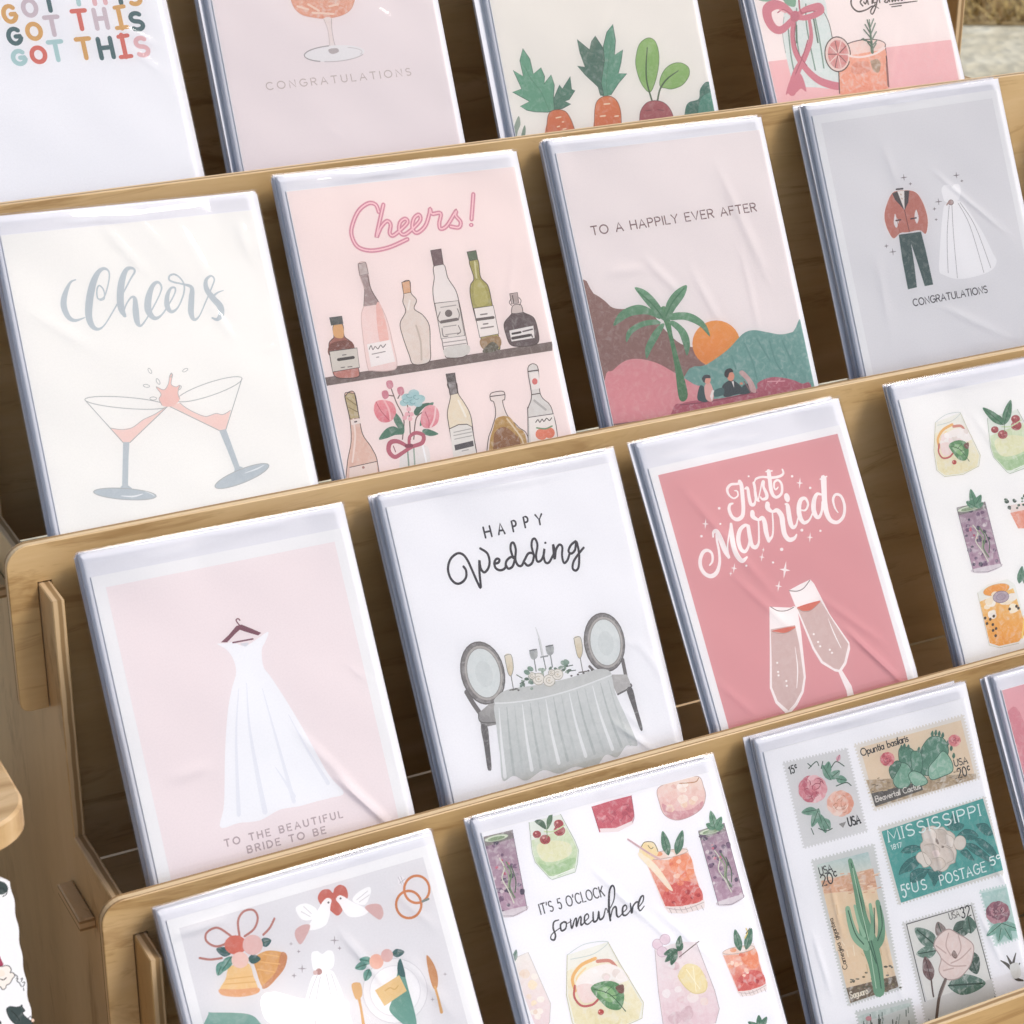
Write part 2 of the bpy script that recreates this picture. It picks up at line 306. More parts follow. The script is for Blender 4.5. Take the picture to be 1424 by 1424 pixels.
class Art:
    def __init__(s, card):
        s.c = card; s.tri = []; s.boxes = []; s.win = (0.0003, 0.0006, card.W - .0003, card.H - .0003); s.view(0, 0, 1424)
    def view(s, x0, y0, w): s.x0, s.y0, s.sc = x0, y0, 1424 / w; return s
    def P(s, x, y): return s.c.uv(s.x0 + x / s.sc, s.y0 + y / s.sc)
    def inset(s, d): s.win = (d, .0006, s.c.W - d, s.c.H - d)
    def push(s, tris):
        """tris: three (u, v, r, g, b, wash, ramp) corners each; picks the lowest free layer over what they overlap"""
        if not tris: return
        us = [p[0] for t in tris for p in t]; vs = [p[1] for t in tris for p in t]; bx = (min(us), min(vs), max(us), max(vs))
        L = 1 + max([l for b, l in s.boxes if b[0] < bx[2] and bx[0] < b[2] and b[1] < bx[3] and bx[1] < b[3]], default=0)
        s.boxes.append((bx, L)); u0, v0, u1, v1 = s.win; bands = [s.c.vb * i / 5 for i in range(1, 6)]
        for t in tris:
            p = list(t)
            for ax, val, sg in ((0, u0, 1), (0, u1, -1), (1, v0, 1), (1, v1, -1)):
                p = clip(p, ax, val, sg)
                if len(p) < 3: break
            if len(p) < 3: continue
            parts = [p]
            for bv in bands:
                nx = []
                for q in parts:
                    if min(a[1] for a in q) < bv < max(a[1] for a in q): nx += [clip(q, 1, bv, 1), clip(q, 1, bv, -1)]
                    else: nx.append(q)
                parts = [q for q in nx if len(q) > 2]
            for q in parts: s.tri.append((L, q))
    def poly(s, pts, c, wash=0, sm=True, c2=None, k=5):
        if sm and len(pts) > 2: pts = crv(pts, True, k)
        ca = rgb(c); cb = rgb(c2) if c2 else ca
        ys = [p[1] for p in pts]; y0, y1 = min(ys), max(ys)
        V = []
        for x, y in pts:
            f = (y - y0) / (y1 - y0 + 1e-9); V.append((*s.P(x, y), *(a + (b - a) * f for a, b in zip(ca, cb)), wash, 0.))
        tr = tessellate_polygon([[Vector((p[0] * 1000, p[1] * 1000, 0)) for p in V]])
        s.push([tuple(V[i] for i in t) for t in tr]); return s
    def el(s, cx, cy, rx, ry, c, rot=0, wash=0, c2=None, ol=None, w=4):
        s.poly(oval(cx, cy, rx, ry, rot), c, wash, False, c2)
        if ol: s.line(oval(cx, cy, rx, ry, rot), ol, w, closed=True, sm=False)
        return s
    def strip(s, Q, W, c, wash=0):
        """Q points in (u, v), W half widths in metres"""
        n = len(Q); 
        if n < 2: return
        col_ = rgb(c); Lf, Rg = [], []
        for i in range(n):
            a, b = Q[max(0, i - 1)], Q[min(n - 1, i + 1)]; dx, dy = b[0] - a[0], b[1] - a[1]; d = math.hypot(dx, dy) or 1e-9
            nx, ny = -dy / d * W[i], dx / d * W[i]; f = i / n * .9
            Lf.append((Q[i][0] + nx, Q[i][1] + ny, *col_, wash, f)); Rg.append((Q[i][0] - nx, Q[i][1] - ny, *col_, wash, f))
        T = []
        for i in range(n - 1): T += [(Lf[i], Rg[i], Rg[i + 1]), (Lf[i], Rg[i + 1], Lf[i + 1])]
        for i, d in ((0, -1), (n - 1, 1)):      # round caps
            j = i + 1 if i == 0 else i - 1
            dx, dy = Q[i][0] - Q[j][0], Q[i][1] - Q[j][1]; a0 = math.atan2(dy, dx); f = i / n * .9
            fan = [(Q[i][0] + W[i] * math.cos(a0 + q), Q[i][1] + W[i] * math.sin(a0 + q), *col_, wash, f) for q in (-1.57, -.8, 0, .8, 1.57)]
            ctr = (*Q[i], *col_, wash, f)
            T += [(ctr, fan[k], fan[k + 1]) for k in range(4)]
        s.push(T)
    def line(s, pts, c, w=4, closed=False, sm=True, wash=0, k=6):
        n = len(pts); ws = list(w) if isinstance(w, (list, tuple)) else [w] * n
        if len(ws) != n: ws = [ws[min(len(ws) - 1, int(i * len(ws) / n))] for i in range(n)]
        P = [(x, y, q) for (x, y), q in zip(pts, ws)]
        if sm: P = crv(P, closed, k)
        if closed: P = P + [P[0]]
        Q = [s.P(x, y) for x, y, _ in P]; m = s.mpx(P[0][0], P[0][1])
        s.strip(Q, [max(.3, q) * .5 * m for _, _, q in P], c, wash); return s
    def mpx(s, x, y):
        a, b, d = s.P(x, y), s.P(x + 4, y), s.P(x, y + 4)
        return (abs((b[0] - a[0]) * (d[1] - a[1]) - (b[1] - a[1]) * (d[0] - a[0]))) ** .5 / 4
    def ticks(s, L, c, w=4):
        for p in L: s.line([p[:2], p[2:4]], c, w)
        return s
    def text(s, st, x0, y0, x1, y1, h, c, w=4, track=.34, serif=0, slant=0):
        """lettering from baseline point to baseline point; h and w in view pixels"""
        a, b = s.P(x0, y0), s.P(x1, y1); m = s.mpx(x0, y0); d = math.hypot(b[0] - a[0], b[1] - a[1]); ex = ((b[0] - a[0]) / d, (b[1] - a[1]) / d); ey = (-ex[1], ex[0]); H = h * m
        tot = sum(GLY[q][0] for q in st) + track * (len(st) - 1); X = d / tot
        pos = 0
        for q in st:
            g = GLY[q]
            for pl in g[1]:
                pts = [((pos + px) * X + slant * py * H, py * H) for px, py in pl]
                Q = [(a[0] + ex[0] * px + ey[0] * py, a[1] + ex[1] * px + ey[1] * py) for px, py in pts]
                s.strip(Q, [w * m * .5] * len(Q), c)
                if serif:
                    for e in (pts[0], pts[-1]):
                        if len(pl) < 6: s.strip([(a[0] + ex[0] * (e[0] + k_) + ey[0] * e[1], a[1] + ex[1] * (e[0] + k_) + ey[1] * e[1]) for k_ in (-serif * H, serif * H)], [w * m * .28] * 2, c)
            pos += g[0] + track
        return s
    def glyph(s, ch, x, y, wd, h, c, w):
        """one bold letter: x, y = bottom-left"""
        g = GLY[ch]; a = s.P(x, y); m = s.mpx(x, y); gw = max(g[0], .02)
        for pl in g[1]: s.strip([(a[0] + px / gw * wd * m if g[0] else a[0] + wd * m / 2, a[1] + py * h * m) for px, py in pl], [w * m * .5] * len(pl), c)
        return s
    def spark(s, x, y, r, c, w=3, rot=0):
        for q in range(2):
            t = R_(rot + 90 * q); dx, dy = math.cos(t) * r, math.sin(t) * r
            s.line([(x - dx, y - dy), (x, y), (x + dx, y + dy)], c, [.6, w, .6], k=2)
        return s
    def star(s, x, y, r, c, r2=None, rot=0, th=.22):
        r2 = r2 or r; P = []
        for q in range(8):
            t = R_(rot + 45 * q); k = (r if q % 4 == 0 else r2) if q % 2 == 0 else r * th
            P.append((x + math.cos(t) * k, y + math.sin(t) * k))
        return s.poly(P, c, sm=False)
    def full(s, c, inset=0, wash=0):
        u0, v0, u1, v1 = (inset or .0002,) * 2 + (s.c.W - (inset or .0002), s.c.H - (inset or .0002)); v0 = .0006; k = (*rgb(c), wash, 0.)
        q = [(u0, v0, *k), (u1, v0, *k), (u1, v1, *k), (u0, v1, *k)]
        if inset: s.inset(inset)
        s.push([(q[0], q[1], q[2]), (q[0], q[2], q[3])]); return s
    def build(s, parent):
        V, F, C = [], [], []
        for L, q in s.tri:
            i = len(V)
            for p in q:
                V.append((p[0], p[1], 4e-6 + (L + p[6]) * 7e-6 + s.c.bend(p[1]))); C += [p[2], p[3], p[4], p[5]]
            F += [(i, i + j, i + j + 1) for j in range(1, len(q) - 1)]
        # all faces look out of the paper
        F2 = []
        for f in F:
            a, b, c = (V[i] for i in f); F2.append(f if (b[0] - a[0]) * (c[1] - a[1]) - (b[1] - a[1]) * (c[0] - a[0]) > 0 else (f[0], f[2], f[1]))
        me = mesh('printed_design', V, F2, M_ink); at = me.color_attributes.new('ink', 'FLOAT_COLOR', 'POINT'); at.data.foreach_set('color', C)
        return obj('printed_design', me, parent)

# ------------------------------------------------------------------ stacks of cards
def film_mesh(c, ridges, rnd):
    u0, u1, v0, v1 = -.0044, c.W + .0040, .0003, c.H + c.ext + .0013
    nx, ny = 110, 150; V, F = [], []
    RG = []
    for (x0, y0, x1, y1, wd, h) in ridges:
        a, b = c.uv(x0, y0), c.uv(x1, y1); RG.append((a, b, wd * .001, h * .001))
    for q in range(4):       # the loose flap of the sleeve crinkles above the card
        uu = rnd.uniform(.0, c.W * .7); vv = c.H + rnd.uniform(.1, .9) * c.ext; RG.append(((uu, vv), (uu + rnd.uniform(.02, .05), vv + rnd.uniform(-.0015, .0015)), rnd.uniform(.0007, .0013), rnd.uniform(.00008, .0002)))
    ph = [rnd.uniform(0, 6.28) for _ in range(8)]
    for j in range(ny + 1):
        v = v0 + (v1 - v0) * j / ny
        for i in range(nx + 1):
            u = u0 + (u1 - u0) * i / nx
            n = .0011 + 0.00013 * math.sin(38 * u + 27 * v + ph[0]) * math.sin(52 * v - 19 * u + ph[1]) + .00004 * math.sin(140 * u + 96 * v + ph[2]) * math.sin(60 * v + ph[3])
            n += .0004 * max(0, math.sin(55 * u + ph[4] + 9 * v)) * max(0, (v - c.H + .03) / .03) ** 2
            for a, b, wd, h in RG:
                dx, dy = b[0] - a[0], b[1] - a[1]; d2 = dx * dx + dy * dy; t = ((u - a[0]) * dx + (v - a[1]) * dy) / d2; tc_ = min(1, max(0, t))
                ex_, ey_ = u - a[0] - dx * tc_, v - a[1] - dy * tc_; dist = math.hypot(ex_, ey_); 
                if dist < 3 * wd:
                    ta = max(0, min(1, tc_ * 3, (1 - tc_) * 3)) * (1 + (.22 * math.sin(150 * u + 60 * v) * math.sin(110 * v - 70 * u) if wd > .01 else 0))
                    n += h * math.exp(-(dist / wd) ** 2) * ta
            e = min(u - u0, u1 - u, (v1 - v) * 3.0)
            if e < .0034: n -= .0024 * (1 - e / .0034) ** 1.5        # the sleeve draws in towards its seams
            V.append((u, v, n + c.bend(v)))
    for j in range(ny):
        for i in range(nx): a = j * (nx + 1) + i; F.append((a, a + 1, a + nx + 2, a + nx + 1))
    return mesh('sleeve', V, F, M_film, smooth=True)
def back_film(c, vl=.0004):
    """sleeve of a card further back in the stack: the seams that stand out past its envelope on three sides"""
    u0, u1, v0, v1 = -.0042, c.W + .0038, vl, c.H + c.ext + .0008; g = .004; V, F = [], []
    vs = [v0 + (c.vb - v0) * i / 5 for i in range(5)] + [c.vb, v1]
    for side in (0, 1):
        k = len(V); a, b = (u0, u0 + g) if side == 0 else (u1, u1 - g)
        for v in vs:
            z = c.bend(v); V += [(b, v, z + .00012), (a, v, z - .0006), (b, v, z - .00115)]
        for i in range(len(vs) - 1):
            q = k + 3 * i; F += [(q, q + 1, q + 4, q + 3), (q + 1, q + 2, q + 5, q + 4)]
    k = len(V); V += [(u0 + g, v1 - .004, .00012), (u1 - g, v1 - .004, .00012), (u1 - .0006, v1, -.0006), (u0 + .0006, v1, -.0006), (u1 - g, v1 - .004, -.00115), (u0 + g, v1 - .004, -.00115)]
    F += [(k, k + 1, k + 2, k + 3), (k + 3, k + 2, k + 4, k + 5)]
    return mesh('sleeve', V, F, M_film_edge)
ORD = ['second', 'third', 'fourth', 'fifth', 'sixth', 'seventh', 'hindmost']
def stack(key, label, short, paint, base=None, ridges=(), n=8, gl=0):
    """front card with its print, envelope and sleeve, and the cards standing behind it"""
    c = Card(key); rnd = random.Random(int(key) * 7 + 3)
    root = empty('greeting_card', c.M, label=label, cat='card', group='front cards of the stacks')
    obj('folded_card', sheet(c, 0, c.W, 0, c.H, -.0007, 0, base or M_white, 'folded_card'), root)
    obj('envelope', sheet(c, -.0036, c.W + .0030, 0, c.H + c.ext, -.0015, -.00085, M_env, 'envelope'), root)
    if paint:
        a = Art(c); paint(a); a.build(root)
    ridges = [(*r[:4], r[4] * .48, r[5] * .5) if k < gl else (*r[:4], r[4] * .9, r[5] * .3) for k, r in enumerate(ridges)]     # the first gl creases are sharp enough to catch the sun
    obj('sleeve', film_mesh(c, ridges, rnd), root)
    for i in range(1, n):
        du, dv, ro = rnd.gauss(-.0003, .0012), rnd.uniform(0, .0016), rnd.gauss(0, .004)
        if key[1] == '0': du, ro = abs(du) * .8, -abs(ro) * .3          # end stacks stay clear of the side panel
        M = c.M @ Matrix.Translation((du, dv + abs(ro) * .0, -PITCH * i - .0007)) @ Matrix.Rotation(ro, 4, 'Z')
        vl = .0004 + (PITCH * i + .0024) * -c.n.z / -c.e2.z + abs(ro) * c.W     # each card stands on the shelf
        r = empty('greeting_card', M, label=f'{ORD[i - 1] if i < n - 1 else ORD[-1]} card from the front in the stack of {short}', cat='card', group='cards standing behind the front cards')
        obj('folded_card', sheet(c, .0004, c.W - .0004, vl, c.H, -.0004, 0, M_white, 'folded_card'), r)
        obj('envelope', sheet(c, -.0034, c.W + .0030, vl, c.H + c.ext, -.00105, -.0005, M_env, 'envelope'), r); obj('sleeve', back_film(c, vl), r)
# ------------------------------------------------------------------ printed designs, traced on each card's own face
def a_got(a):
    a.full('#f5f6fa').view(0, 0, 480)
    DK, MU, MV, RD, LT, PK = '#2f5f66', '#d6a35c', '#cbbcc4', '#d4675c', '#a9cccd', '#e3b4b8'
    for ch, x, y, w, h, c in (('G', 22, 92, 46, 66, MU), ('O', 103, 66, 52, 64, MV), ('T', 183, 46, 52, 70, DK), ('T', 300, 20, 52, 70, LT), ('H', 392, 16, 44, 70, PK), ('I', 490, 14, 20, 70, DK), ('S', 538, 18, 44, 62, MU),
                              ('G', 42, 182, 46, 62, DK), ('O', 120, 162, 54, 62, MU), ('T', 198, 146, 54, 74, MV), ('T', 312, 122, 54, 76, RD), ('H', 402, 118, 44, 78, MV), ('I', 494, 118, 20, 80, MU), ('S', 548, 124, 46, 68, DK),
                              ('G', 60, 266, 46, 54, LT), ('O', 138, 258, 54, 60, RD), ('T', 214, 250, 54, 76, LT), ('T', 330, 242, 54, 80, MU), ('H', 420, 240, 50, 80, DK), ('I', 510, 236, 20, 92, RD), ('S', 570, 230, 46, 72, PK)):
        a.glyph(ch, x, y, w, h, c, 19)
    for x, y, c in ((490, 116, MU), (506, 236, RD)):
        a.line([(x - 8, y), (x + 36, y - 5)], c, 17).line([(x - 18, y - 84), (x + 20, y - 90)], c, 17)
def a_congrats_glass(a):
    a.full('#f2e8e9').view(340, 0, 420)
    a.poly([(196, -90), (214, -20), (222, 12), (240, 45), (275, 70), (330, 82), (380, 86), (440, 76), (480, 60), (505, 35), (517, 4), (530, -90)], '#f1c3ab', .55, c2='#e6a287')
    for p in ((250, 30, 300, 44), (300, 20, 350, 50), (400, 30, 440, 20), (320, 60, 420, 66)): a.line([p[:2], p[2:]], '#f5d9c8', 10)
    a.line([(216, -20), (224, 14), (242, 46), (276, 71), (332, 83), (382, 87), (442, 77), (482, 60), (506, 36), (519, 0)], '#dca08a', 3)
    a.poly([(372, 87), (410, 86), (414, 140), (424, 200), (438, 238), (402, 242), (396, 180), (388, 130)], '#efe3e0', .3).line([(374, 90), (392, 140), (400, 195), (402, 240)], '#cdbfc0', 3).line([(410, 88), (412, 140), (424, 205), (440, 236)], '#bfb2b4', 3)
    a.el(424, 252, 142, 38, '#f0eeef', -4, .1).line(oval(424, 252, 142, 38, -4, 24, 120, 260), '#aaa3a5', 5, sm=False).line(oval(424, 252, 142, 38, -4, 24, 20, 110), '#c9c1c2', 4, sm=False).line(oval(424, 254, 130, 30, -4, 24, 300, 380), '#cfc8c9', 3, sm=False)
    a.poly([(398, 232), (436, 228), (444, 244), (418, 254), (400, 248)], '#b9b0b1')
    a.text('CONGRATULATIONS', 106, 424, 786, 354, 33, '#c7b9b6', 5, .55)
def a_carrots(a):
    a.full('#f5f1e9').view(640, 0, 400); DL = '#2f5c50'
    l1 = [(435, 556), (370, 554), (330, 546), (297, 527), (342, 502), (258, 456), (304, 440), (262, 348), (312, 378), (295, 300), (310, 240), (345, 292), (362, 366), (400, 335), (418, 378), (416, 414), (450, 370), (466, 420), (462, 480), (470, 544)]
    a.poly(l1, '#5fa385', .18, sm=False).line(l1, DL, 3, True, sm=False).line([(440, 548), (400, 455), (350, 390), (320, 330)], '#4d8f74', 4)
    l2 = [(466, 545), (462, 490), (492, 420), (506, 440), (545, 378), (551, 442), (568, 448), (540, 492), (518, 502), (548, 515), (505, 538)]
    a.poly(l2, '#3f7d68', .15, sm=False).line(l2, DL, 3, True, sm=False)
    c1 = [(428, 700), (430, 600), (444, 556), (482, 543), (522, 553), (548, 592), (566, 640), (570, 700)]
    a.poly(c1, '#dc7741', .2, c2='#d26a38').line(c1[:-1], '#7b4a35', 3)
    a.ticks([(474, 584, 498, 579), (480, 628, 492, 625), (508, 640, 524, 636), (505, 604, 512, 603)], '#f9e0c0', 6)
    l3 = [(694, 472), (682, 430), (620, 372), (580, 326), (618, 332), (592, 260), (578, 195), (640, 246), (650, 205), (668, 178), (706, 236), (722, 300), (718, 400), (714, 478)]
    a.poly(l3, '#3e7262', .2, sm=False).line(l3, DL, 3, sm=False)
    l4 = [(712, 478), (698, 410), (714, 300), (708, 230), (725, 160), (755, 120), (769, 200), (764, 272), (805, 246), (796, 310), (783, 364), (825, 364), (784, 412), (746, 470)]
    a.poly(l4, '#589c82', .18, sm=False).line(l4, DL, 3, sm=False).line([(728, 470), (724, 400), (735, 300), (748, 200)], '#4a8a70', 3)
    c2 = [(666, 700), (664, 580), (672, 512), (700, 482), (740, 476), (774, 498), (793, 545), (798, 610), (800, 700)]
    a.poly(c2, '#e07f45', .2, c2='#d06735').line(c2, '#7b4a35', 3).ticks([(712, 516, 740, 513), (694, 576, 718, 573), (766, 576, 782, 574)], '#f9e0c0', 7)
    a.poly([(935, 456), (895, 410), (870, 330), (872, 270), (890, 215), (930, 188), (965, 205), (983, 265), (980, 340), (960, 420)], '#8fba69', .12).line([(935, 456), (895, 410), (870, 330), (872, 270), (890, 215), (930, 188), (965, 205), (983, 265), (980, 340), (960, 420)], '#557a45', 3, True)
    a.poly([(990, 428), (990, 390), (1012, 345), (1050, 316), (1095, 312), (1130, 335), (1132, 375), (1100, 420), (1050, 440), (1015, 436)], '#8fba69', .12).line([(990, 428), (990, 390), (1012, 345), (1050, 316), (1095, 312), (1130, 335), (1132, 375), (1100, 420), (1050, 440), (1015, 436)], '#557a45', 3, True)
    a.line([(926, 236), (920, 330), (925, 410), (950, 502)], '#3f5d3c', [5, 7, 8, 9]).line([(1080, 350), (1025, 390), (990, 440), (976, 502)], '#3f5d3c', [4, 7, 8, 9])
    c3 = [(888, 700), (888, 590), (895, 546), (922, 510), (965, 498), (1010, 510), (1042, 546), (1058, 600), (1060, 700)]
    a.poly(c3, '#ad565c', .12).line(c3, '#6a3b40', 3).ticks([(918, 548, 944, 545), (978, 543, 1004, 547)], '#8c3f48', 6)
    a.poly([(1108, 700), (1112, 556), (1130, 508), (1180, 490), (1188, 440), (1225, 404), (1275, 450), (1290, 700)], '#2f7362', .2).poly([(1178, 700), (1180, 530), (1210, 470), (1262, 480), (1275, 700)], '#4a9480', .2)
    a.poly([(262, 660), (272, 610), (290, 574), (298, 615), (285, 650), (276, 690)], '#93a596').poly([(300, 690), (308, 645), (320, 620), (324, 650), (316, 690)], '#7f9684')
def a_pink_drink(a):
    a.full('#fcefeb').view(1004, 0, 420); K = '#3a2c2d'
    a.poly([(190, 294), (1080, 187), (1180, 700), (190, 700)], '#f6c3c4', .08, sm=False)
    a.poly([(300, 20), (330, -30), (470, -20), (500, 90), (520, 190), (540, 290), (556, 408), (440, 412), (345, 400), (318, 330), (296, 230), (285, 160), (290, 80)], '#e2ece8', .45)
    for p in (([(352, 40), (350, 160), (372, 300)]), ([(395, 20), (400, 130), (440, 330)]), ([(430, 40), (460, 190), (480, 320)]), ([(310, 110), (325, 260), (345, 360)])): a.line(p, '#7c9a8d', 7)
    a.line([(350, 120), (352, 200)], '#567766', 10).line([(432, 90), (452, 200)], '#567766', 8).line([(470, 40), (505, 110), (525, 210)], '#5a5552', 4).line([(292, 80), (286, 160), (300, 250)], '#a3aaa6', 3)
    a.poly([(160, -30), (175, 2), (235, 6), (270, -20)], '#86b59a').poly([(285, -30), (300, 18), (345, 30), (340, -30)], '#79ab90')
    RB, RD = '#d57c8d', '#b65a70'
    a.line([(338, 74), (296, 34), (250, 22), (214, 44), (218, 92), (246, 134), (282, 140), (322, 104), (340, 80)], RB, [24, 34, 42, 46, 44, 40, 32, 26, 20]).line([(330, 70), (290, 46), (262, 60)], RD, 5).line([(300, 60), (270, 44)], '#e8a6b0', 6)
    a.line([(352, 78), (386, 50), (430, 36), (462, 30), (468, 52), (430, 74), (390, 84), (356, 84)], RB, [20, 26, 32, 30, 26, 26, 24, 18]).line([(372, 64), (420, 52), (440, 54)], RD, 5)
    a.line([(338, 92), (332, 170), (348, 250), (392, 320), (452, 376), (520, 402), (566, 408)], RB, [18, 22, 26, 30, 34, 36, 34]).line([(412, 96), (420, 180), (392, 262), (352, 340), (328, 430)], RB, [16, 20, 26, 34, 44]).poly([(300, 446), (330, 360), (372, 350), (398, 430), (372, 418), (350, 436), (330, 424)], RB)
    a.line([(346, 110), (342, 180), (360, 250), (400, 310)], RD, 5).line([(404, 190), (380, 268), (346, 350)], RD, 5).poly([(326, 60), (354, 52), (366, 84), (346, 104), (324, 92)], '#c56a7e').line([(362, -10), (366, 40), (374, 60)], RD, 8)
    g = [(546, 260), (600, 272), (690, 262), (768, 228), (780, 300), (786, 410), (790, 620), (566, 620), (556, 420)]
    a.poly(g, '#f6b79d', .5, sm=False, c2='#f09b7c').el(664, 226, 108, 38, '#f8dcd2', -8, .3, ol=K, w=4).line([(560, 262), (610, 272), (690, 262), (764, 226)], '#fbe9e2', 12)
    a.line([(770, 226), (778, 300), (786, 408)], K, 6).line([(550, 330), (554, 440)], K, 5).line([(776, 300), (784, 404)], '#8a5a55', 9)
    a.poly([(620, 300), (680, 285), (700, 330), (650, 350), (610, 340)], '#e6a28c', .5).poly([(700, 270), (745, 290), (740, 340), (712, 330)], '#b9a088', .5)
    a.el(545, 256, 60, 82, '#f3d8d0', -5, 0, ol=K, w=5).el(547, 256, 48, 68, '#dd928f', -5, .4)
    for q in range(10): a.line([(547 + 8 * math.cos(q * .628), 256 + 10 * math.sin(q * .628)), (547 + 47 * math.cos(q * .628), 256 + 66 * math.sin(q * .628))], '#7c4a4c' if q % 2 else '#f6e2db', 4)
    a.poly([(600, 262), (770, 232), (776, 262), (690, 290), (600, 290)], '#f4b196', .4, sm=False).line([(596, 262), (650, 270), (720, 254), (766, 226)], '#fbeae4', 9)
    GR = '#5f8069'
    a.line([(708, 246), (704, 200), (698, 140), (694, 92)], GR, [16, 12, 8, 4])
    for x, y, dx, dy in ((704, 200, -46, -14), (704, 206, -40, -24), (702, 180, -34, -40), (700, 160, -26, -44), (698, 140, -14, -46), (698, 130, 16, -40), (702, 160, 20, -50), (705, 190, 22, -40), (708, 215, 22, -24), (706, 226, -20, -26), (708, 235, 18, -30)): a.line([(x, y), (x + dx, y + dy)], '#4c6a58' if dx < 0 else '#7b8f80', 6)
    # script lettering running off the top of the card
    a.line([(645, -40), (612, -8), (612, 28), (640, 54), (680, 46), (712, 28), (740, 40)], K, [4, 7, 8, 8, 6, 5, 3]).line([(664, 28), (652, 10), (668, -10), (682, 0), (676, 18), (668, 10)], K, 7).line([(690, 20), (686, -6), (706, -14), (708, 16)], K, 7).line([(732, -8), (716, -6), (714, 12), (730, 10), (734, -12), (726, 30), (712, 64), (702, 62), (704, 44), (722, 22)], K, 6)
    a.line([(744, 12), (742, -8), (762, -16)], K, 6).line([(776, -6), (766, 8), (780, 10), (788, -10), (790, 8)], K, 6).line([(800, -20), (802, 8), (812, -8), (816, 6), (828, -12), (830, 4), (842, -16), (846, 2), (860, -10), (862, -2)], K, 6).line([(790, 22), (850, 14), (920, 5)], K, [4, 6, 4]).line([(800, 32), (846, 26)], K, 5)
def a_cheers(a):
    a.full('#f7f6f2').view(0, 240, 480); C = '#bcc6cc'; O = '#aeb1b2'
    a.line([(312, 442), (288, 456), (266, 510), (264, 556), (284, 598), (312, 610), (350, 598)], C, [5, 10, 22, 25, 20, 12, 4])
    a.line([(412, 528), (430, 520), (428, 486), (410, 466), (400, 484), (404, 520), (430, 512), (448, 452), (450, 412), (432, 396), (408, 408), (386, 450), (370, 520), (366, 590), (380, 632), (404, 646), (430, 630), (462, 580), (500, 512), (538, 440), (556, 408), (544, 394), (520, 402), (502, 450), (496, 510), (500, 560), (514, 590)], C, [4, 5, 6, 6, 6, 6, 6, 6, 7, 12, 18, 26, 30, 28, 22, 12, 6, 6, 6, 7, 9, 12, 18, 27, 29, 27, 16])
    a.line([(508, 580), (520, 546), (540, 516), (556, 520), (560, 570), (566, 616), (580, 632), (600, 610), (630, 560), (660, 500), (666, 470), (650, 452), (628, 470), (612, 520), (612, 570), (636, 600), (664, 590), (694, 548), (720, 500), (722, 476), (704, 478), (690, 510), (690, 552), (708, 574), (734, 556), (756, 506), (760, 466), (744, 436), (720, 420), (700, 426), (698, 442), (716, 452), (752, 460), (790, 474), (790, 520), (788, 576), (800, 606), (822, 592), (850, 530), (876, 468), (884, 440), (870, 426), (850, 444), (852, 480), (880, 520), (908, 552), (912, 586), (896, 606), (876, 600)], C,
           [7, 6, 8, 16, 26, 22, 10, 6, 6, 6, 8, 12, 18, 27, 28, 18, 8, 6, 6, 8, 10, 18, 22, 14, 7, 7, 7, 7, 8, 8, 8, 8, 8, 16, 24, 24, 14, 6, 6, 6, 7, 8, 14, 22, 26, 28, 24, 14, 8]).line([(884, 506), (900, 494), (922, 486)], C, [9, 6, 3])
    # left glass
    PK = '#f4d5cd'
    a.poly([(452, 1052), (500, 1060), (545, 1052), (590, 1020), (640, 996), (692, 962), (640, 1016), (536, 1114), (510, 1114)], PK, .08, sm=False)
    a.line(oval(520, 950, 171, 23, 4.6), O, 3.2, True, sm=False).line([(350, 938), (508, 1114)], O, 3.4).line([(690, 966), (536, 1114)], O, 3.4).line([(452, 1053), (500, 1060), (545, 1052), (590, 1020), (640, 996), (680, 970)], O, 2.5)
    a.poly([(508, 1112), (534, 1112), (530, 1180), (528, 1290), (552, 1308), (490, 1306), (504, 1290), (506, 1200)], C, .1, sm=False).el(515, 1326, 130, 23, C, 4, .12, ol=O, w=3).line([(500, 1334), (550, 1336), (588, 1326)], '#eef1f3', [2, 7, 3]).line([(600, 1316), (626, 1326), (636, 1334)], '#e3e8ea', [2, 4, 2])
    # right glass
    a.poly([(700, 962), (742, 950), (770, 972), (812, 994), (850, 1006), (890, 994), (920, 998), (952, 980), (932, 1060), (906, 1064)], PK, .08, sm=False)
    a.line(oval(864, 894, 142, 27, -18.6), O, 3.2, True, sm=False).line([(998, 850), (932, 1060)], O, 3.4).line([(690, 960), (904, 1064)], O, 3.4).line([(742, 950), (770, 972), (812, 994), (850, 1006), (890, 994), (920, 998), (952, 980)], O, 2.5)
    a.poly([(904, 1064), (932, 1058), (962, 1140), (988, 1212), (1004, 1216), (966, 1236), (968, 1222), (936, 1140)], C, .1, sm=False).el(998, 1252, 120, 28, C, -22, .12, ol=O, w=3).line([(1010, 1240), (1060, 1222), (1090, 1206)], '#e6ebed', [2, 6, 2])
    a.poly([(668, 960), (656, 934), (664, 914), (644, 884), (676, 896), (694, 872), (700, 838), (712, 834), (706, 872), (726, 884), (742, 878), (734, 908), (742, 934), (720, 960), (694, 966)], '#f2c9c0', .1).line([(668, 960), (656, 934), (664, 914), (644, 884), (676, 896), (694, 872), (700, 838), (712, 834), (706, 872), (726, 884), (742, 878), (734, 908), (742, 934)], O, 2.5)
    for x, y, r, q in ((618, 818, 12, 60), (652, 862, 13, 62), (764, 815, 12, -30), (604, 880, 13, 10), (632, 932, 14, 0), (742, 888, 9, -60), (706, 836, 9, -80)):
        a.line(oval(x, y, r, r * .45, q), O, 2.6, True, sm=False)
def bottle(a, body, fill, wash=.15, ol='#453634', w=3.4, c2=None, sm=True):
    a.poly(body, fill, wash, sm, c2); a.line(body, ol, w, True, sm); return a
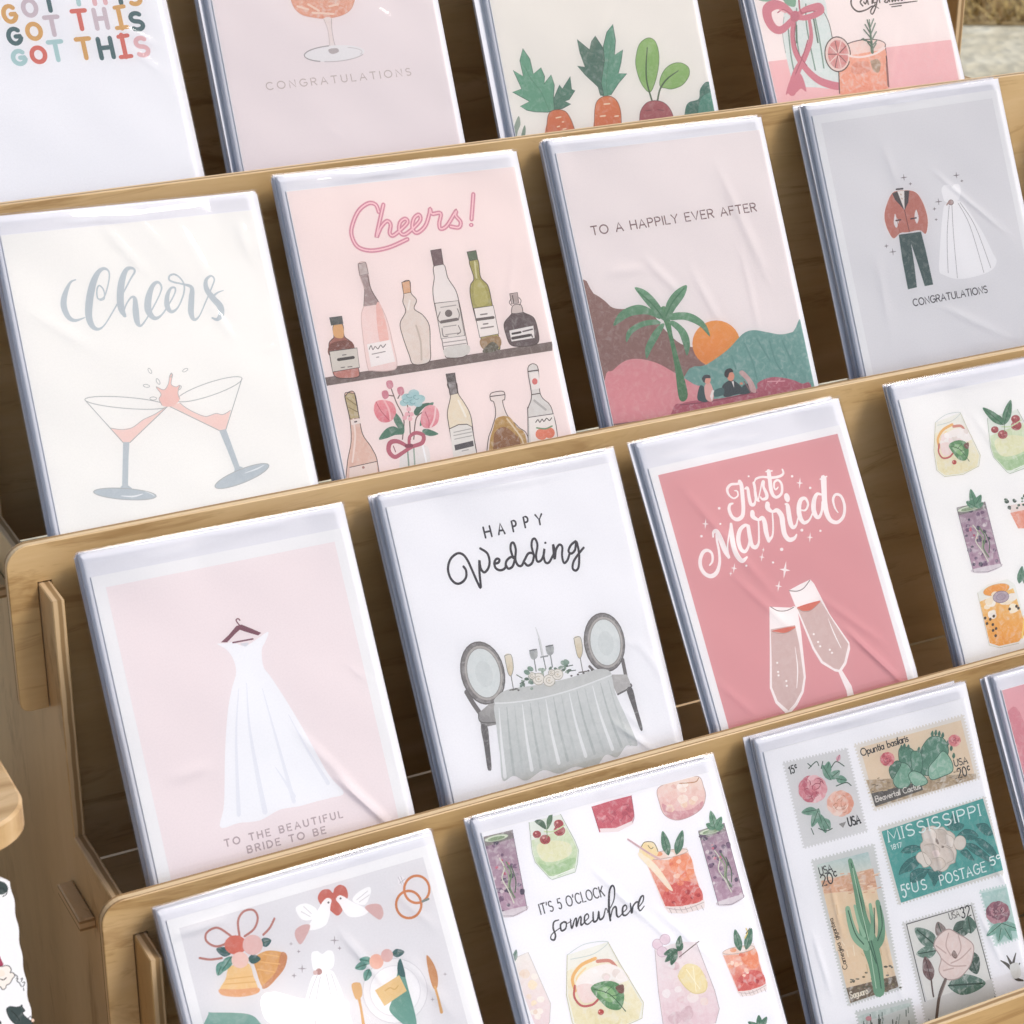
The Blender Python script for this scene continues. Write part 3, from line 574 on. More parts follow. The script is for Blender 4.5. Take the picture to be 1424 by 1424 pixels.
def a_bar(a):
    a.full('#fbeae6').view(370, 200, 450); K = '#453634'
    a.poly([(250, 1030), (1260, 870), (1260, 910), (260, 1066)], '#74645f', .12, sm=False)
    neon = [[(496, 300), (482, 268), (450, 262), (408, 294), (382, 350), (376, 400), (402, 452), (460, 470), (540, 456), (622, 420)], [(516, 268), (500, 340), (486, 410), (506, 366), (532, 340), (548, 356), (544, 392), (558, 404), (590, 380), (622, 346), (612, 330), (590, 346), (586, 382), (606, 400), (640, 378), (678, 336), (672, 312), (650, 330), (644, 372), (664, 392), (700, 362), (718, 310), (722, 286), (730, 308), (768, 306), (762, 350), (768, 374), (796, 360), (836, 296), (834, 316), (856, 344), (848, 368), (812, 364)], [(912, 222), (908, 280), (904, 332)]]
    for pl in neon: a.line(pl, '#e3aab4', 21)
    for pl in neon: a.line(pl, '#d1839a', 15)
    for pl in neon: a.line(pl, '#fbcdd4', 7)
    a.el(903, 357, 10, 9, '#d1839a').el(903, 357, 4, 4, '#fbcdd4')
    # upper shelf
    bottle(a, [(298, 850), (296, 800), (336, 794), (344, 846), (372, 872), (386, 920), (410, 1004), (402, 1026), (350, 1032), (308, 1026), (292, 996), (276, 890), (288, 862)], '#94594a', .25, c2='#c9857a').poly([(299, 846), (297, 800), (334, 795), (342, 842), (330, 856)], '#e3b078').poly([(284, 880), (370, 866), (384, 920), (282, 934)], '#7e473b', .3)
    a.poly([(278, 764), (334, 757), (340, 792), (286, 800)], '#4b5150', .1, sm=False).poly([(278, 914), (400, 898), (411, 984), (293, 1004)], '#dbd5cb', .05, sm=False).line([(278, 914), (400, 898), (411, 984), (293, 1004)], K, 3, True, False)
    a.line([(318, 950), (384, 940)], '#3f3a39', 13).ticks([(336, 930, 352, 928), (330, 985, 345, 983), (360, 982, 378, 980)], '#6a6462', 4)
    bottle(a, [(412, 578), (406, 528), (438, 522), (450, 572), (462, 640), (500, 704), (532, 776), (556, 870), (576, 976), (540, 998), (470, 998), (446, 980), (424, 830), (420, 750), (434, 700), (432, 640)], '#f5dcd7', .15, ol='#d9bdb8').poly([(414, 580), (448, 574), (460, 640), (500, 706), (428, 716), (434, 640)], '#ab9593', .3, sm=False).poly([(405, 528), (438, 521), (450, 572), (412, 580)], '#c6b7b3', .3, sm=False).line([(405, 528), (438, 521), (450, 572), (412, 580)], '#7d6c6a', 3, True, False)
    a.line([(448, 580), (462, 640), (500, 704)], '#6d5c5b', 4).line([(434, 640), (430, 712)], '#7d6c6a', 3).poly([(484, 716), (506, 712), (540, 862), (500, 868)], '#f1c2b8', .2).poly([(444, 882), (546, 862), (568, 958), (462, 982)], '#f8f1ee', .03, sm=False)
    a.line([(454, 904), (462, 888), (470, 906), (480, 892), (492, 902), (504, 886), (514, 896), (526, 882)], '#7d7372', 4).ticks([(466, 926, 524, 914), (486, 940, 496, 938)], '#9a8f8d', 4)
    bottle(a, [(606, 662), (600, 612), (632, 604), (638, 656), (662, 688), (652, 726), (690, 754), (718, 800), (722, 880), (722, 950), (690, 970), (646, 968), (630, 930), (602, 850), (590, 790), (614, 738), (602, 696)], '#e9dbd1', .3).poly([(597, 610), (632, 602), (637, 654), (605, 660)], '#dfae86', .2, sm=False).line([(597, 610), (632, 602), (637, 654), (605, 660)], K, 3, True, False).line([(660, 800), (680, 870), (684, 950)], '#cbbcb0', 8).line([(632, 690), (624, 730)], '#f5ede6', 8)
    bottle(a, [(738, 540), (782, 532), (800, 590), (834, 644), (850, 700), (872, 810), (888, 904), (872, 936), (806, 942), (786, 926), (766, 820), (740, 700), (734, 640), (740, 590)], '#f3eae6', .15).poly([(724, 470), (770, 462), (780, 530), (738, 538)], '#71585c', .1, sm=False).line([(724, 470), (770, 462), (780, 530), (738, 538)], K, 3, True, False)
    a.poly([(742, 702), (846, 690), (874, 844), (770, 858)], '#e9e1db', .04, sm=False).line([(742, 702), (846, 690), (874, 844), (770, 858)], K, 3, True, False).el(803, 746, 16, 16, '#6d6361').line([(772, 784), (840, 772)], '#6d6361', 13).ticks([(780, 806, 836, 798), (768, 720, 836, 710), (790, 840, 852, 832), (776, 876, 878, 862), (780, 892, 880, 878)], '#a49a97', 4)
    a.line([(766, 740), (756, 770), (770, 790)], '#7a706d', 4).line([(842, 726), (850, 750), (846, 776)], '#7a706d', 4).line([(774, 812), (780, 846), (800, 846)], '#7a706d', 4).line([(846, 800), (856, 826), (842, 838)], '#7a706d', 4).poly([(786, 900), (886, 884), (888, 926), (800, 940)], '#dcd8d2', .2)
    bottle(a, [(894, 516), (932, 510), (944, 586), (976, 624), (992, 690), (1004, 760), (1030, 890), (1010, 906), (956, 902), (944, 850), (912, 730), (898, 660), (900, 620), (914, 590)], '#aaa257', .2).poly([(914, 620), (940, 600), (966, 640), (976, 700), (924, 710)], '#bdb56c', .2).poly([(884, 476), (924, 469), (932, 508), (894, 516)], '#53694f', .1, sm=False).line([(884, 476), (924, 469), (932, 508), (894, 516)], K, 3, True, False).line([(918, 520), (926, 590)], '#d4cf9c', 8)
    a.poly([(914, 724), (1000, 712), (1024, 836), (940, 852)], '#f7efea', .03, sm=False).line([(914, 724), (1000, 712), (1024, 836), (940, 852)], K, 3, True, False).line([(926, 774), (1000, 764)], '#5d5552', 12).ticks([(944, 752, 972, 748), (956, 794, 976, 791), (946, 812, 1000, 804)], '#8d8480', 6).poly([(944, 860), (1022, 846), (1030, 892), (958, 904)], '#a3835a', .35)
    a.poly([(952, 916), (980, 880), (1002, 872), (1024, 896), (1000, 916)], '#5f5b49', .3)
    bottle(a, [(1080, 748), (1084, 716), (1120, 712), (1130, 740), (1176, 764), (1194, 812), (1200, 866), (1176, 886), (1120, 892), (1076, 884), (1056, 840), (1048, 790)], '#5e4d4f', .2).poly([(1080, 744), (1086, 712), (1120, 708), (1130, 738)], '#d9cac4').line([(1080, 744), (1086, 712), (1120, 708), (1130, 738)], K, 3).poly([(1072, 660), (1106, 654), (1112, 700), (1080, 706)], '#b9a8a4', .3, sm=False).line([(1072, 660), (1106, 654), (1112, 700), (1080, 706)], K, 3, True, False).line([(1084, 668), (1090, 700)], K, 4).line([(1112, 676), (1122, 690), (1116, 710)], K, 3).line([(1078, 682), (1070, 698), (1080, 712)], K, 3)
    a.poly([(1070, 822), (1176, 800), (1182, 854), (1080, 870)], '#f6efeb', .03, sm=False).line([(1084, 836), (1120, 829)], '#3c3435', 9).line([(1084, 856), (1160, 842)], '#3c3435', 12).ticks([(1130, 826, 1172, 816), (1166, 838, 1172, 850)], '#5d5253', 6)
    # lower shelf
    bottle(a, [(368, 1212), (346, 1110), (360, 1094), (390, 1098), (410, 1206), (426, 1280), (466, 1340), (492, 1412), (500, 1600), (356, 1600), (356, 1420), (374, 1310)], '#e7c4b4', .3).poly([(346, 1112), (362, 1094), (390, 1100), (410, 1205), (370, 1212)], '#c3b186', .35, sm=False).line([(346, 1112), (362, 1094), (390, 1100), (410, 1205), (370, 1212)], K, 4, True, False).line([(356, 1120), (396, 1150)], '#8d7c55', 4).line([(364, 1160), (402, 1180)], '#8d7c55', 4).line([(384, 1212), (392, 1290), (380, 1400)], '#f6e3da', 8)
    a.poly([(372, 1216), (412, 1208), (416, 1230), (376, 1238)], '#f2e6df', .0, False).ticks([(390, 1224, 398, 1222)], K, 6).poly([(368, 1424), (486, 1398), (500, 1600), (360, 1600)], '#f0dfd6', .0, False).line([(368, 1424), (486, 1398)], K, 3).el(428, 1424, 6, 6, '#b0857a')
    st = '#8aa08e'
    for p in ([(600, 1300), (606, 1210), (574, 1140), (548, 1070)], [(636, 1300), (630, 1200), (622, 1150)], [(650, 1300), (660, 1210), (690, 1180)], [(580, 1120), (596, 1090)], [(562, 1110), (536, 1106)]): a.line(p, '#6f5a52', 5)
    a.poly([(560, 1180), (586, 1200), (608, 1246), (604, 1276), (580, 1250), (562, 1216)], '#4f8069', .2).poly([(496, 1300), (526, 1256), (566, 1244), (606, 1276), (566, 1282), (530, 1296)], '#4f8069', .25).poly([(676, 1240), (690, 1180), (716, 1144), (738, 1140), (716, 1180), (696, 1226)], '#568872', .2).poly([(690, 1258), (716, 1256), (758, 1276), (724, 1286), (692, 1276)], '#4f8069', .25).poly([(650, 1180), (672, 1150), (720, 1140), (690, 1166), (664, 1196)], '#3f6e5a')
    for x, y in ((544, 1062), (524, 1106), (592, 1090)): a.poly([(x - 14, y - 16), (x + 8, y - 20), (x + 16, y + 4), (x + 2, y + 18), (x - 12, y + 8)], '#d28796', .3)
    a.poly([(474, 1172), (484, 1134), (520, 1128), (556, 1140), (572, 1180), (552, 1218), (516, 1226), (490, 1210)], '#ec9ba1', .3, c2='#e07f8b').line([(484, 1136), (506, 1176), (540, 1214)], '#c4606f', 4).line([(520, 1130), (540, 1170), (548, 1214)], '#f6c4c6', 8)
    a.poly([(680, 1216), (690, 1172), (716, 1150), (746, 1156), (762, 1190), (752, 1232), (716, 1252), (690, 1244)], '#f0aeb4', .35, c2='#e58d99').line([(700, 1180), (716, 1220), (716, 1248)], '#c86f7f', 4).line([(746, 1160), (740, 1210), (724, 1246)], '#fbd9d9', 8)
    for x, y, r in ((620, 1118, 24), (650, 1100, 24), (678, 1122, 22), (640, 1134, 24), (606, 1140, 18), (668, 1142, 20)): a.el(x, y, r, r * .8, '#aed2d3', 0, .35)
    for x, y in ((630, 1110), (660, 1116), (644, 1136), (614, 1132)): a.line(oval(x, y, 12, 8, 20, 10, 0, 250), '#7fa9ac', 3, sm=False)
    for x, y in ((628, 1168), (640, 1190), (620, 1190), (634, 1210), (610, 1206)): a.el(x, y, 10, 10, '#f2bcc2', 0, .2)
    a.poly([(598, 1350), (650, 1340), (710, 1330), (726, 1430), (736, 1600), (580, 1600), (586, 1430)], '#f3ece8', .25, c2='#dfe3e0').line([(622, 1340), (630, 1440)], '#8fa394', 7).line([(650, 1340), (656, 1440)], '#a3b2a4', 7).line([(690, 1330), (712, 1430)], '#ffffff', 8)
    RB = '#bd6576'
    a.line([(626, 1334), (580, 1310), (546, 1316), (540, 1352), (566, 1378), (600, 1360), (640, 1334), (686, 1316), (692, 1284), (660, 1272), (632, 1290), (630, 1330)], RB, [14, 18, 20, 20, 18, 16, 16, 18, 18, 16, 14, 14]).line([(616, 1330), (640, 1328)], '#8f4456', 16).line([(560, 1330), (570, 1356)], '#8f4456', 4)
    bottle(a, [(812, 1106), (798, 1056), (836, 1050), (846, 1100), (872, 1140), (900, 1196), (914, 1290), (930, 1390), (940, 1600), (830, 1600), (826, 1380), (804, 1240), (798, 1180)], '#f2e5cd', .25).poly([(792, 1014), (830, 1008), (842, 1098), (810, 1106)], '#8b8483', .4, sm=False).line([(792, 1014), (830, 1008), (842, 1098), (810, 1106)], K, 4, True, False).poly([(792, 1014), (830, 1008), (834, 1044), (797, 1050)], '#57504f', .2, sm=False).line([(846, 1130), (878, 1200)], '#fbf5e8', 9)
    a.poly([(808, 1254), (846, 1236), (884, 1234), (906, 1246), (932, 1392), (936, 1600), (832, 1600), (826, 1390)], '#eeeae4', .06, sm=False).line([(808, 1254), (846, 1236), (884, 1234), (906, 1246), (932, 1392)], K, 3.5, sm=False).poly([(828, 1326), (910, 1306), (914, 1330), (832, 1350)], '#514e52', .05, sm=False).ticks([(826, 1270, 900, 1254), (826, 1284, 904, 1268), (830, 1300, 906, 1284), (862, 1352, 890, 1346)], '#b5afab', 4)
    bottle(a, [(1002, 1138), (988, 1128), (990, 1098), (1044, 1090), (1050, 1124), (1040, 1134), (1062, 1196), (1110, 1246), (1156, 1310), (1166, 1600), (966, 1600), (974, 1330), (994, 1250), (1010, 1190)], '#f1e4de', .2).poly([(1014, 1208), (1066, 1200), (1104, 1246), (1146, 1306), (1152, 1600), (974, 1600), (982, 1330), (1000, 1250)], '#c09955', .35).poly([(1012, 1264), (1050, 1246), (1096, 1280), (1120, 1330), (1110, 1600), (1000, 1600), (1000, 1320)], '#9a6b41', .3).line([(986, 1112), (1050, 1104)], K, 4).line([(1060, 1210), (1120, 1290), (1136, 1340)], '#e9d6b4', 7)
    bottle(a, [(1168, 1106), (1152, 986), (1194, 980), (1206, 1100), (1246, 1146), (1262, 1186), (1282, 1290), (1296, 1600), (1170, 1600), (1152, 1200), (1154, 1160)], '#e2ded9', .3).poly([(1160, 1010), (1198, 1004), (1206, 1076), (1170, 1082)], '#f2ebe6', .0, False).el(1182, 1046, 12, 14, '#d9746f').line([(1154, 1002), (1198, 996)], K, 5).line([(1168, 1104), (1206, 1098)], K, 4).line([(1180, 1130), (1230, 1170)], '#bcb8b4', 10)
    a.poly([(1156, 1204), (1264, 1188), (1290, 1340), (1300, 1600), (1180, 1600), (1166, 1340)], '#f6efe9', .05, sm=False).line([(1156, 1204), (1264, 1188)], K, 3).line([(1186, 1226), (1196, 1214), (1204, 1226), (1214, 1212), (1222, 1222), (1234, 1208), (1246, 1218), (1256, 1206)], K, 4).el(1212, 1278, 27, 25, '#e98a6c', 0, .25).el(1246, 1272, 24, 24, '#e5805f', 0, .25).line([(1190, 1250), (1228, 1254), (1258, 1242)], '#6f9a72', 6)
def a_happily(a):
    a.full('#f3eae9').view(740, 150, 420)
    a.text('TO A HAPPILY EVER AFTER', 284, 600, 1058, 486, 38, '#785a5c', 6, .28)
    a.poly([(230, 866), (290, 876), (340, 908), (380, 942), (440, 948), (500, 934), (560, 962), (620, 1040), (700, 1112), (790, 1136), (836, 1164), (858, 1194), (780, 1260), (600, 1700), (230, 1700)], '#906b64', .14, k=4)
    a.el(868, 1112, 113, 110, '#ee9f49', 0, .1, c2='#e68d3a')
    a.poly([(640, 1700), (716, 1270), (820, 1212), (920, 1142), (990, 1068), (1040, 1048), (1100, 1056), (1170, 1068), (1230, 1056), (1290, 1030), (1400, 1700)], '#74a59d', .22, k=4)
    for p in ([(1000, 1110), (1040, 1200), (1060, 1280)], [(1120, 1100), (1150, 1200), (1200, 1270)], [(1060, 1090), (1120, 1190)], [(1180, 1100), (1230, 1210)], [(940, 1170), (960, 1230)]): a.line(p, '#659890', 9)
    a.poly([(300, 1700), (340, 1290), (380, 1238), (440, 1192), (510, 1184), (590, 1204), (664, 1244), (760, 1302), (820, 1356), (860, 1700)], '#df959b', .14, k=4)
    a.poly([(606, 950), (640, 950), (662, 1070), (690, 1180), (734, 1352), (694, 1374), (672, 1220), (644, 1080)], '#4f8c5f', .12, c2='#417a50')
    G = '#639a75'
    for p in ([(620, 1004), (560, 948), (504, 880), (484, 846), (536, 862), (590, 915), (634, 990)], [(622, 996), (634, 920), (676, 862), (728, 836), (718, 886), (676, 946), (642, 1000)], [(604, 996), (540, 974), (460, 984), (384, 1028), (416, 962), (500, 928), (576, 958)], [(604, 1018), (530, 1030), (474, 1062), (444, 1106), (450, 1050), (510, 1010), (580, 998)], [(624, 1024), (596, 1080), (562, 1140), (540, 1182), (534, 1130), (568, 1060), (606, 1020)], [(648, 1000), (720, 1000), (790, 1030), (838, 1078), (812, 1012), (744, 968), (664, 968)], [(646, 1014), (688, 1056), (710, 1110), (730, 1168), (744, 1110), (724, 1050), (672, 1006)]): a.poly(p, G, .2, c2='#578a69')
    a.line([(500, 866), (570, 930), (616, 990)], '#3f7a55', 6).line([(716, 850), (660, 920), (632, 980)], '#3f7a55', 6)
    a.poly([(620, 1700), (660, 1430), (710, 1392), (820, 1374), (900, 1368), (1050, 1332), (1064, 1296), (1130, 1270), (1210, 1278), (1270, 1300), (1320, 1330), (1330, 1700)], '#ba6072', .25).line([(700, 1400), (840, 1384), (1060, 1340)], '#8f4556', 5).ticks([(1110, 1290, 1190, 1288), (1150, 1300, 1168, 1280)], '#e3a6ae', 5)
    a.poly([(790, 1312), (812, 1320), (830, 1382), (780, 1376)], '#2c4c4f').poly([(812, 1312), (838, 1296), (856, 1344), (848, 1384), (820, 1372)], '#e7b2ab').poly([(848, 1330), (858, 1332), (848, 1384), (838, 1360)], '#f5ece8', 0, False).el(826, 1282, 16, 20, '#e9a593').poly([(800, 1278), (812, 1260), (836, 1260), (840, 1274), (818, 1276), (812, 1296)], '#3a3f45')
    a.poly([(896, 1312), (934, 1284), (966, 1296), (1000, 1338), (960, 1352), (906, 1362)], '#2d3d43').poly([(940, 1290), (950, 1288), (952, 1320)], '#f4eeea', 0, False).el(936, 1266, 17, 22, '#e79d83').poly([(906, 1262), (912, 1236), (936, 1228), (948, 1244), (930, 1250), (922, 1272)], '#2b292d').poly([(994, 1310), (1022, 1302), (1032, 1340), (980, 1350)], '#33474b').poly([(860, 1332), (900, 1320), (902, 1352), (860, 1362)], '#3f6666').el(986, 1300, 8, 6, '#e79d83')
    a.poly([(976, 1250), (996, 1240), (1040, 1290), (1056, 1340), (1030, 1336), (1012, 1290)], '#d3aca9', .2).line([(1000, 1290), (1030, 1340)], '#8a6a6a', 6)
def a_suit_dress(a):
    a.full('#ebeaec', .0048).view(1084, 100, 340); K = '#4a4445'
    j = [(660, 703), (634, 745), (612, 820), (616, 880), (640, 940), (666, 970), (704, 938), (748, 934), (816, 922), (852, 942), (864, 870), (850, 800), (824, 740), (796, 704), (756, 690), (694, 692)]
    a.poly([(x + (x - 738) * .03, y + (y - 830) * .03) for x, y in j], '#f6f2f1').poly(j, '#c77d6e', .12)
    a.poly([(672, 826), (666, 880), (682, 908), (694, 866), (682, 850)], '#f0eeee').poly([(796, 802), (810, 850), (800, 884), (786, 846)], '#f0eeee')
    a.poly([(684, 696), (732, 690), (728, 806)], '#f7f1ec', 0, False).poly([(656, 708), (686, 696), (728, 806), (702, 776), (672, 744)], K, 0, False).poly([(726, 692), (756, 691), (750, 760), (728, 806)], K, 0, False).ticks([(680, 684, 718, 680)], K, 9).ticks([(706, 712, 708, 716), (712, 736, 714, 740)], '#c9a98f', 6)
    a.line([(728, 806), (742, 870), (756, 930)], '#7e4a41', 5).line([(678, 866), (706, 861)], '#53363a', 8).line([(764, 856), (796, 850)], '#53363a', 8).line([(682, 850), (690, 890), (700, 930)], '#a5604f', 3)
    a.poly([(694, 948), (824, 930), (852, 1040), (895, 1238), (846, 1248), (806, 1120), (766, 1000), (786, 1130), (800, 1254), (748, 1267), (716, 1100)], '#415c59', .15, sm=False)
    W = '#fcfbfc'
    a.poly([(944, 684), (958, 660), (984, 658), (1000, 672), (1020, 654), (1046, 656), (1056, 684), (1052, 718), (1034, 752), (968, 758), (950, 720)], W).poly([(968, 768), (1036, 752), (1070, 768), (1120, 836), (1190, 946), (1240, 1050), (1264, 1104), (1230, 1158), (1130, 1194), (1030, 1206), (956, 1182), (930, 1152), (936, 1000), (950, 830)], W, .04)
    for p in ([(988, 780), (976, 960), (982, 1170)], [(1004, 780), (1014, 960), (1036, 1200)], [(1040, 764), (1110, 900), (1190, 1168)], [(1052, 762), (1140, 900), (1230, 1140)]): a.line(p, '#a39da1', 3.4)
    a.el(998, 760, 15, 15, '#b08f8a', 0, .4, ol='#6d5552', w=3).line([(984, 760), (974, 774)], '#b08f8a', 8)
    for x, y, r in ((724, 615, 20), (762, 652, 10), (1030, 602, 20), (1062, 635, 9), (926, 756, 22), (902, 798, 11), (912, 860, 9), (622, 1014, 13), (660, 1048, 21)): a.spark(x, y, r, '#7f7477', 6, -6)
    a.text('CONGRATULATIONS', 782, 1364, 1212, 1284, 36, '#38323a', 6, .24)
def a_bride(a):
    a.full('#f5eaeb', .0058).view(80, 680, 520)
    a.poly([(608, 590), (640, 588), (668, 584), (714, 598), (758, 572), (802, 544), (792, 580), (778, 612), (784, 676), (814, 718), (880, 820), (950, 940), (1030, 1084), (1090, 1156), (1040, 1176), (985, 1190), (920, 1208), (845, 1222), (770, 1262), (690, 1272), (620, 1288), (634, 1200), (638, 1000), (648, 850), (664, 760), (680, 700), (670, 650), (644, 612)], '#fafbfe', .05).poly([(696, 590), (716, 600), (728, 586), (712, 586)], '#dfe0e6')
    for p in ([(880, 860), (950, 990), (1030, 1120)], [(830, 1060), (870, 1120), (900, 1170)], [(720, 740), (730, 900), (760, 1080), (790, 1230)], [(690, 760), (680, 950), (690, 1240)], [(780, 760), (830, 940), (900, 1190)]): a.line(p, '#eef0f6', [3, 9, 16, 20][:len(p)])
    a.poly([(622, 584), (652, 556), (680, 522), (700, 516), (740, 532), (776, 548), (764, 558), (716, 544), (694, 536), (676, 552), (646, 584)], '#7d4b59', 0, False).line([(668, 585), (744, 571)], '#7d4b59', 6).line([(694, 520), (684, 508), (680, 498), (688, 494), (694, 500)], '#7d4b59', 5)
    a.text('TO THE BEAUTIFUL', 640, 1362, 1086, 1250, 25, '#b9a8ab', 5.5, .55).text('BRIDE TO BE', 726, 1386, 1022, 1310, 25, '#b9a8ab', 5.5, .5)
def a_table(a):
    a.full('#f9f9fc').view(600, 700, 230); K = '#2d2a33'
    a.text('H', 466, 296, 520, 284, 88, K, 16).text('A', 580, 268, 632, 260, 88, K, 16).text('P', 706, 242, 740, 236, 88, K, 16).text('P', 808, 208, 842, 202, 88, K, 16).text('Y', 908, 186, 962, 178, 84, K, 16)
    a.line([(276, 544), (298, 580), (296, 640), (256, 684), (208, 688), (162, 640), (142, 560), (164, 480), (220, 432), (270, 440), (310, 490), (352, 580), (396, 680), (424, 724), (414, 600), (412, 490), (424, 560), (454, 594), (488, 560), (500, 500), (480, 430), (420, 388)], K, 21)
    a.line([(540, 520), (576, 510), (584, 484), (560, 478), (542, 510), (552, 556), (592, 576), (634, 556), (644, 500), (680, 464), (716, 470), (700, 540), (662, 562), (640, 530)], K, 21).line([(704, 470), (682, 400), (686, 348), (708, 342), (726, 400), (722, 480), (744, 532), (776, 536), (800, 490), (836, 430), (880, 440), (868, 510), (830, 536), (800, 510)], K, 21).line([(880, 440), (862, 370), (868, 316), (892, 306), (912, 360), (900, 450), (912, 500), (944, 490), (966, 440), (972, 390), (966, 450), (980, 506), (1010, 510), (1040, 460), (1060, 410), (1046, 356), (1060, 480), (1072, 400), (1100, 356), (1126, 376), (1124, 450), (1140, 512), (1170, 490), (1190, 430)], K, 20)
    a.el(980, 340, 10, 10, K).line([(1240, 326), (1200, 360), (1180, 410), (1204, 432), (1236, 400), (1248, 330), (1270, 430), (1268, 540), (1244, 578), (1216, 560), (1224, 500), (1270, 430), (1310, 382)], K, 20)
    a.view(500, 620, 460)
    FR, FD = '#908c8a', '#5f5c5c'
    def chair(cx, cy, rx, ry, rot):
        a.el(cx, cy, rx, ry, '#878382', rot, .3, ol='#6d6a69', w=5).el(cx + 4, cy, rx * .86, ry * .88, '#b9b4b0', rot, .2).el(cx + 4, cy, rx * .76, ry * .8, '#e3e8e7', rot, .25, ol='#9a9896', w=3).el(cx + 6, cy + 4, rx * .4, ry * .42, '#dbe0df', rot, .2)
    a.line([(460, 1060), (490, 1110), (518, 1150)], '#777372', 20).line([(560, 1100), (580, 1090)], '#777372', 12)
    chair(530, 978, 92, 136, -14)
    a.poly([(512, 1150), (560, 1110), (604, 1104), (606, 1196), (524, 1214)], '#b8b6b4', .25, sm=False, c2='#8f8d8c').line([(512, 1152), (524, 1190), (606, 1190)], '#6d6b6a', 5).poly([(522, 1206), (550, 1208), (560, 1290), (568, 1385), (560, 1398), (550, 1385), (536, 1290)], '#6a6767', .3)
    a.line([(1132, 920), (1146, 990)], '#777372', 16).line([(990, 950), (1010, 970)], '#777372', 12)
    chair(1054, 846, 86, 126, -8)
    a.poly([(1070, 985), (1150, 984), (1170, 1030), (1160, 1046), (1110, 1074)], '#bdbbb9', .25, sm=False).line([(1112, 1070), (1166, 1040), (1168, 1026)], '#6d6b6a', 7).poly([(1150, 1052), (1174, 1044), (1196, 1130), (1218, 1212), (1208, 1222), (1180, 1140)], '#6a6767', .3)
    cl = [(583, 1108), (660, 1096), (780, 1080), (920, 1040), (1050, 985), (1084, 990), (1100, 1060), (1140, 1150), (1180, 1240), (1196, 1290), (1150, 1290), (1110, 1340), (1060, 1330), (1010, 1390), (930, 1380), (860, 1410), (790, 1396), (720, 1440), (664, 1420), (616, 1440), (604, 1330), (588, 1200)]
    a.poly(cl, '#d9dcdb', .2, c2='#ccd0ce')
    for i in range(15):
        f = i / 14; x0 = 600 + 470 * f; y0 = 1112 - 118 * f ** 1.4; x1 = 626 + 540 * f; y1 = 1425 - 140 * f
        a.line([(x0, y0 + 16), (x0 + (x1 - x0) * .4, y0 + (y1 - y0) * .5), (x1, y1)], ('#eff1f1', '#bcc2c0', '#c8cdcb')[i % 3], [3, 9, 12] if i % 3 else [3, 10, 16], wash=.2)
    a.poly([(580, 1104), (600, 1070), (650, 1046), (760, 1030), (900, 1000), (1000, 966), (1060, 962), (1084, 984), (1050, 1000), (920, 1048), (780, 1086), (660, 1104)], '#cfd1cf', .15).line([(584, 1108), (660, 1104), (780, 1086), (920, 1048), (1050, 1000), (1084, 986)], '#eceeee', 6)
    def flute(x, y, dx):
        a.poly([(x - 14, y), (x + 14, y - 4), (x + 24, y + 50), (x + 14, y + 86), (x, y + 70)], '#e9e2d2', .3, c2='#d9c9a6').line([(x - 14, y), (x, y + 70), (x + 14, y + 86), (x + 24, y + 50), (x + 14, y - 4), (x - 14, y)], '#9b9893', 3).line([(x + 14, y + 86), (x + 24, y + 142)], '#8d8a86', 4).line([(x + 8, y + 148), (x + 42, y + 142)], '#77746f', 5)
    flute(638, 904, 0); flute(936, 828, 0)
    a.line([(758, 782), (776, 840), (788, 906)], '#dcdddd', [3, 9, 11]).line([(770, 830), (784, 900)], '#bfc2c2', 3)
    for x, y in ((748, 900), (818, 882)): a.poly([(x - 16, y - 18), (x + 14, y - 24), (x + 18, y + 6), (x + 4, y + 20), (x - 10, y + 14)], '#a9acac', .5).line([(x - 16, y - 18), (x + 14, y - 24)], '#77797a', 5).line([(x + 4, y + 20), (x + 12, y + 70)], '#8d9090', 5)
    a.line([(790, 906), (802, 960)], '#8d9090', 5).line([(780, 910), (810, 904)], '#9a9d9d', 6)
    rr = random.Random(4)
    for i in range(46):
        t = rr.uniform(-1, 1); x = 800 + 105 * t; y = 985 - 22 * t + rr.gauss(0, 20) + 8 * t * t; a.el(x, y, rr.uniform(6, 13), rr.uniform(4, 7), rr.choice(['#8ea394', '#6f8778', '#aebcaf', '#7d9488', '#5d7465']), rr.uniform(0, 180), .3)
    for p in ([(700, 1000), (676, 986)], [(710, 1012), (690, 1024)], [(890, 950), (918, 944)], [(896, 970), (930, 966)]): a.line(p, '#5f6f64', 4)
    for x, y, r in ((770, 1004, 25), (816, 1010, 25), (852, 984, 23), (742, 990, 14), (826, 976, 13)):
        a.el(x, y, r, r, '#f0ece4', 0, .1, ol='#b9b3a8', w=3).line(oval(x, y, r * .55, r * .5, 20, 12, 0, 280), '#c2bbae', 3, sm=False).el(x, y, r * .2, r * .2, '#d9cfbd')
    for x, y in ((672, 1046), (660, 1050), (684, 1052), (964, 978), (985, 968), (940, 984), (912, 990), (1000, 965)): a.el(x, y, 5, 4, '#6a6866')
    for x, y in ((720, 975), (878, 935), (890, 930), (735, 960)): a.el(x, y, 14, 10, '#86a091', 30, .3)
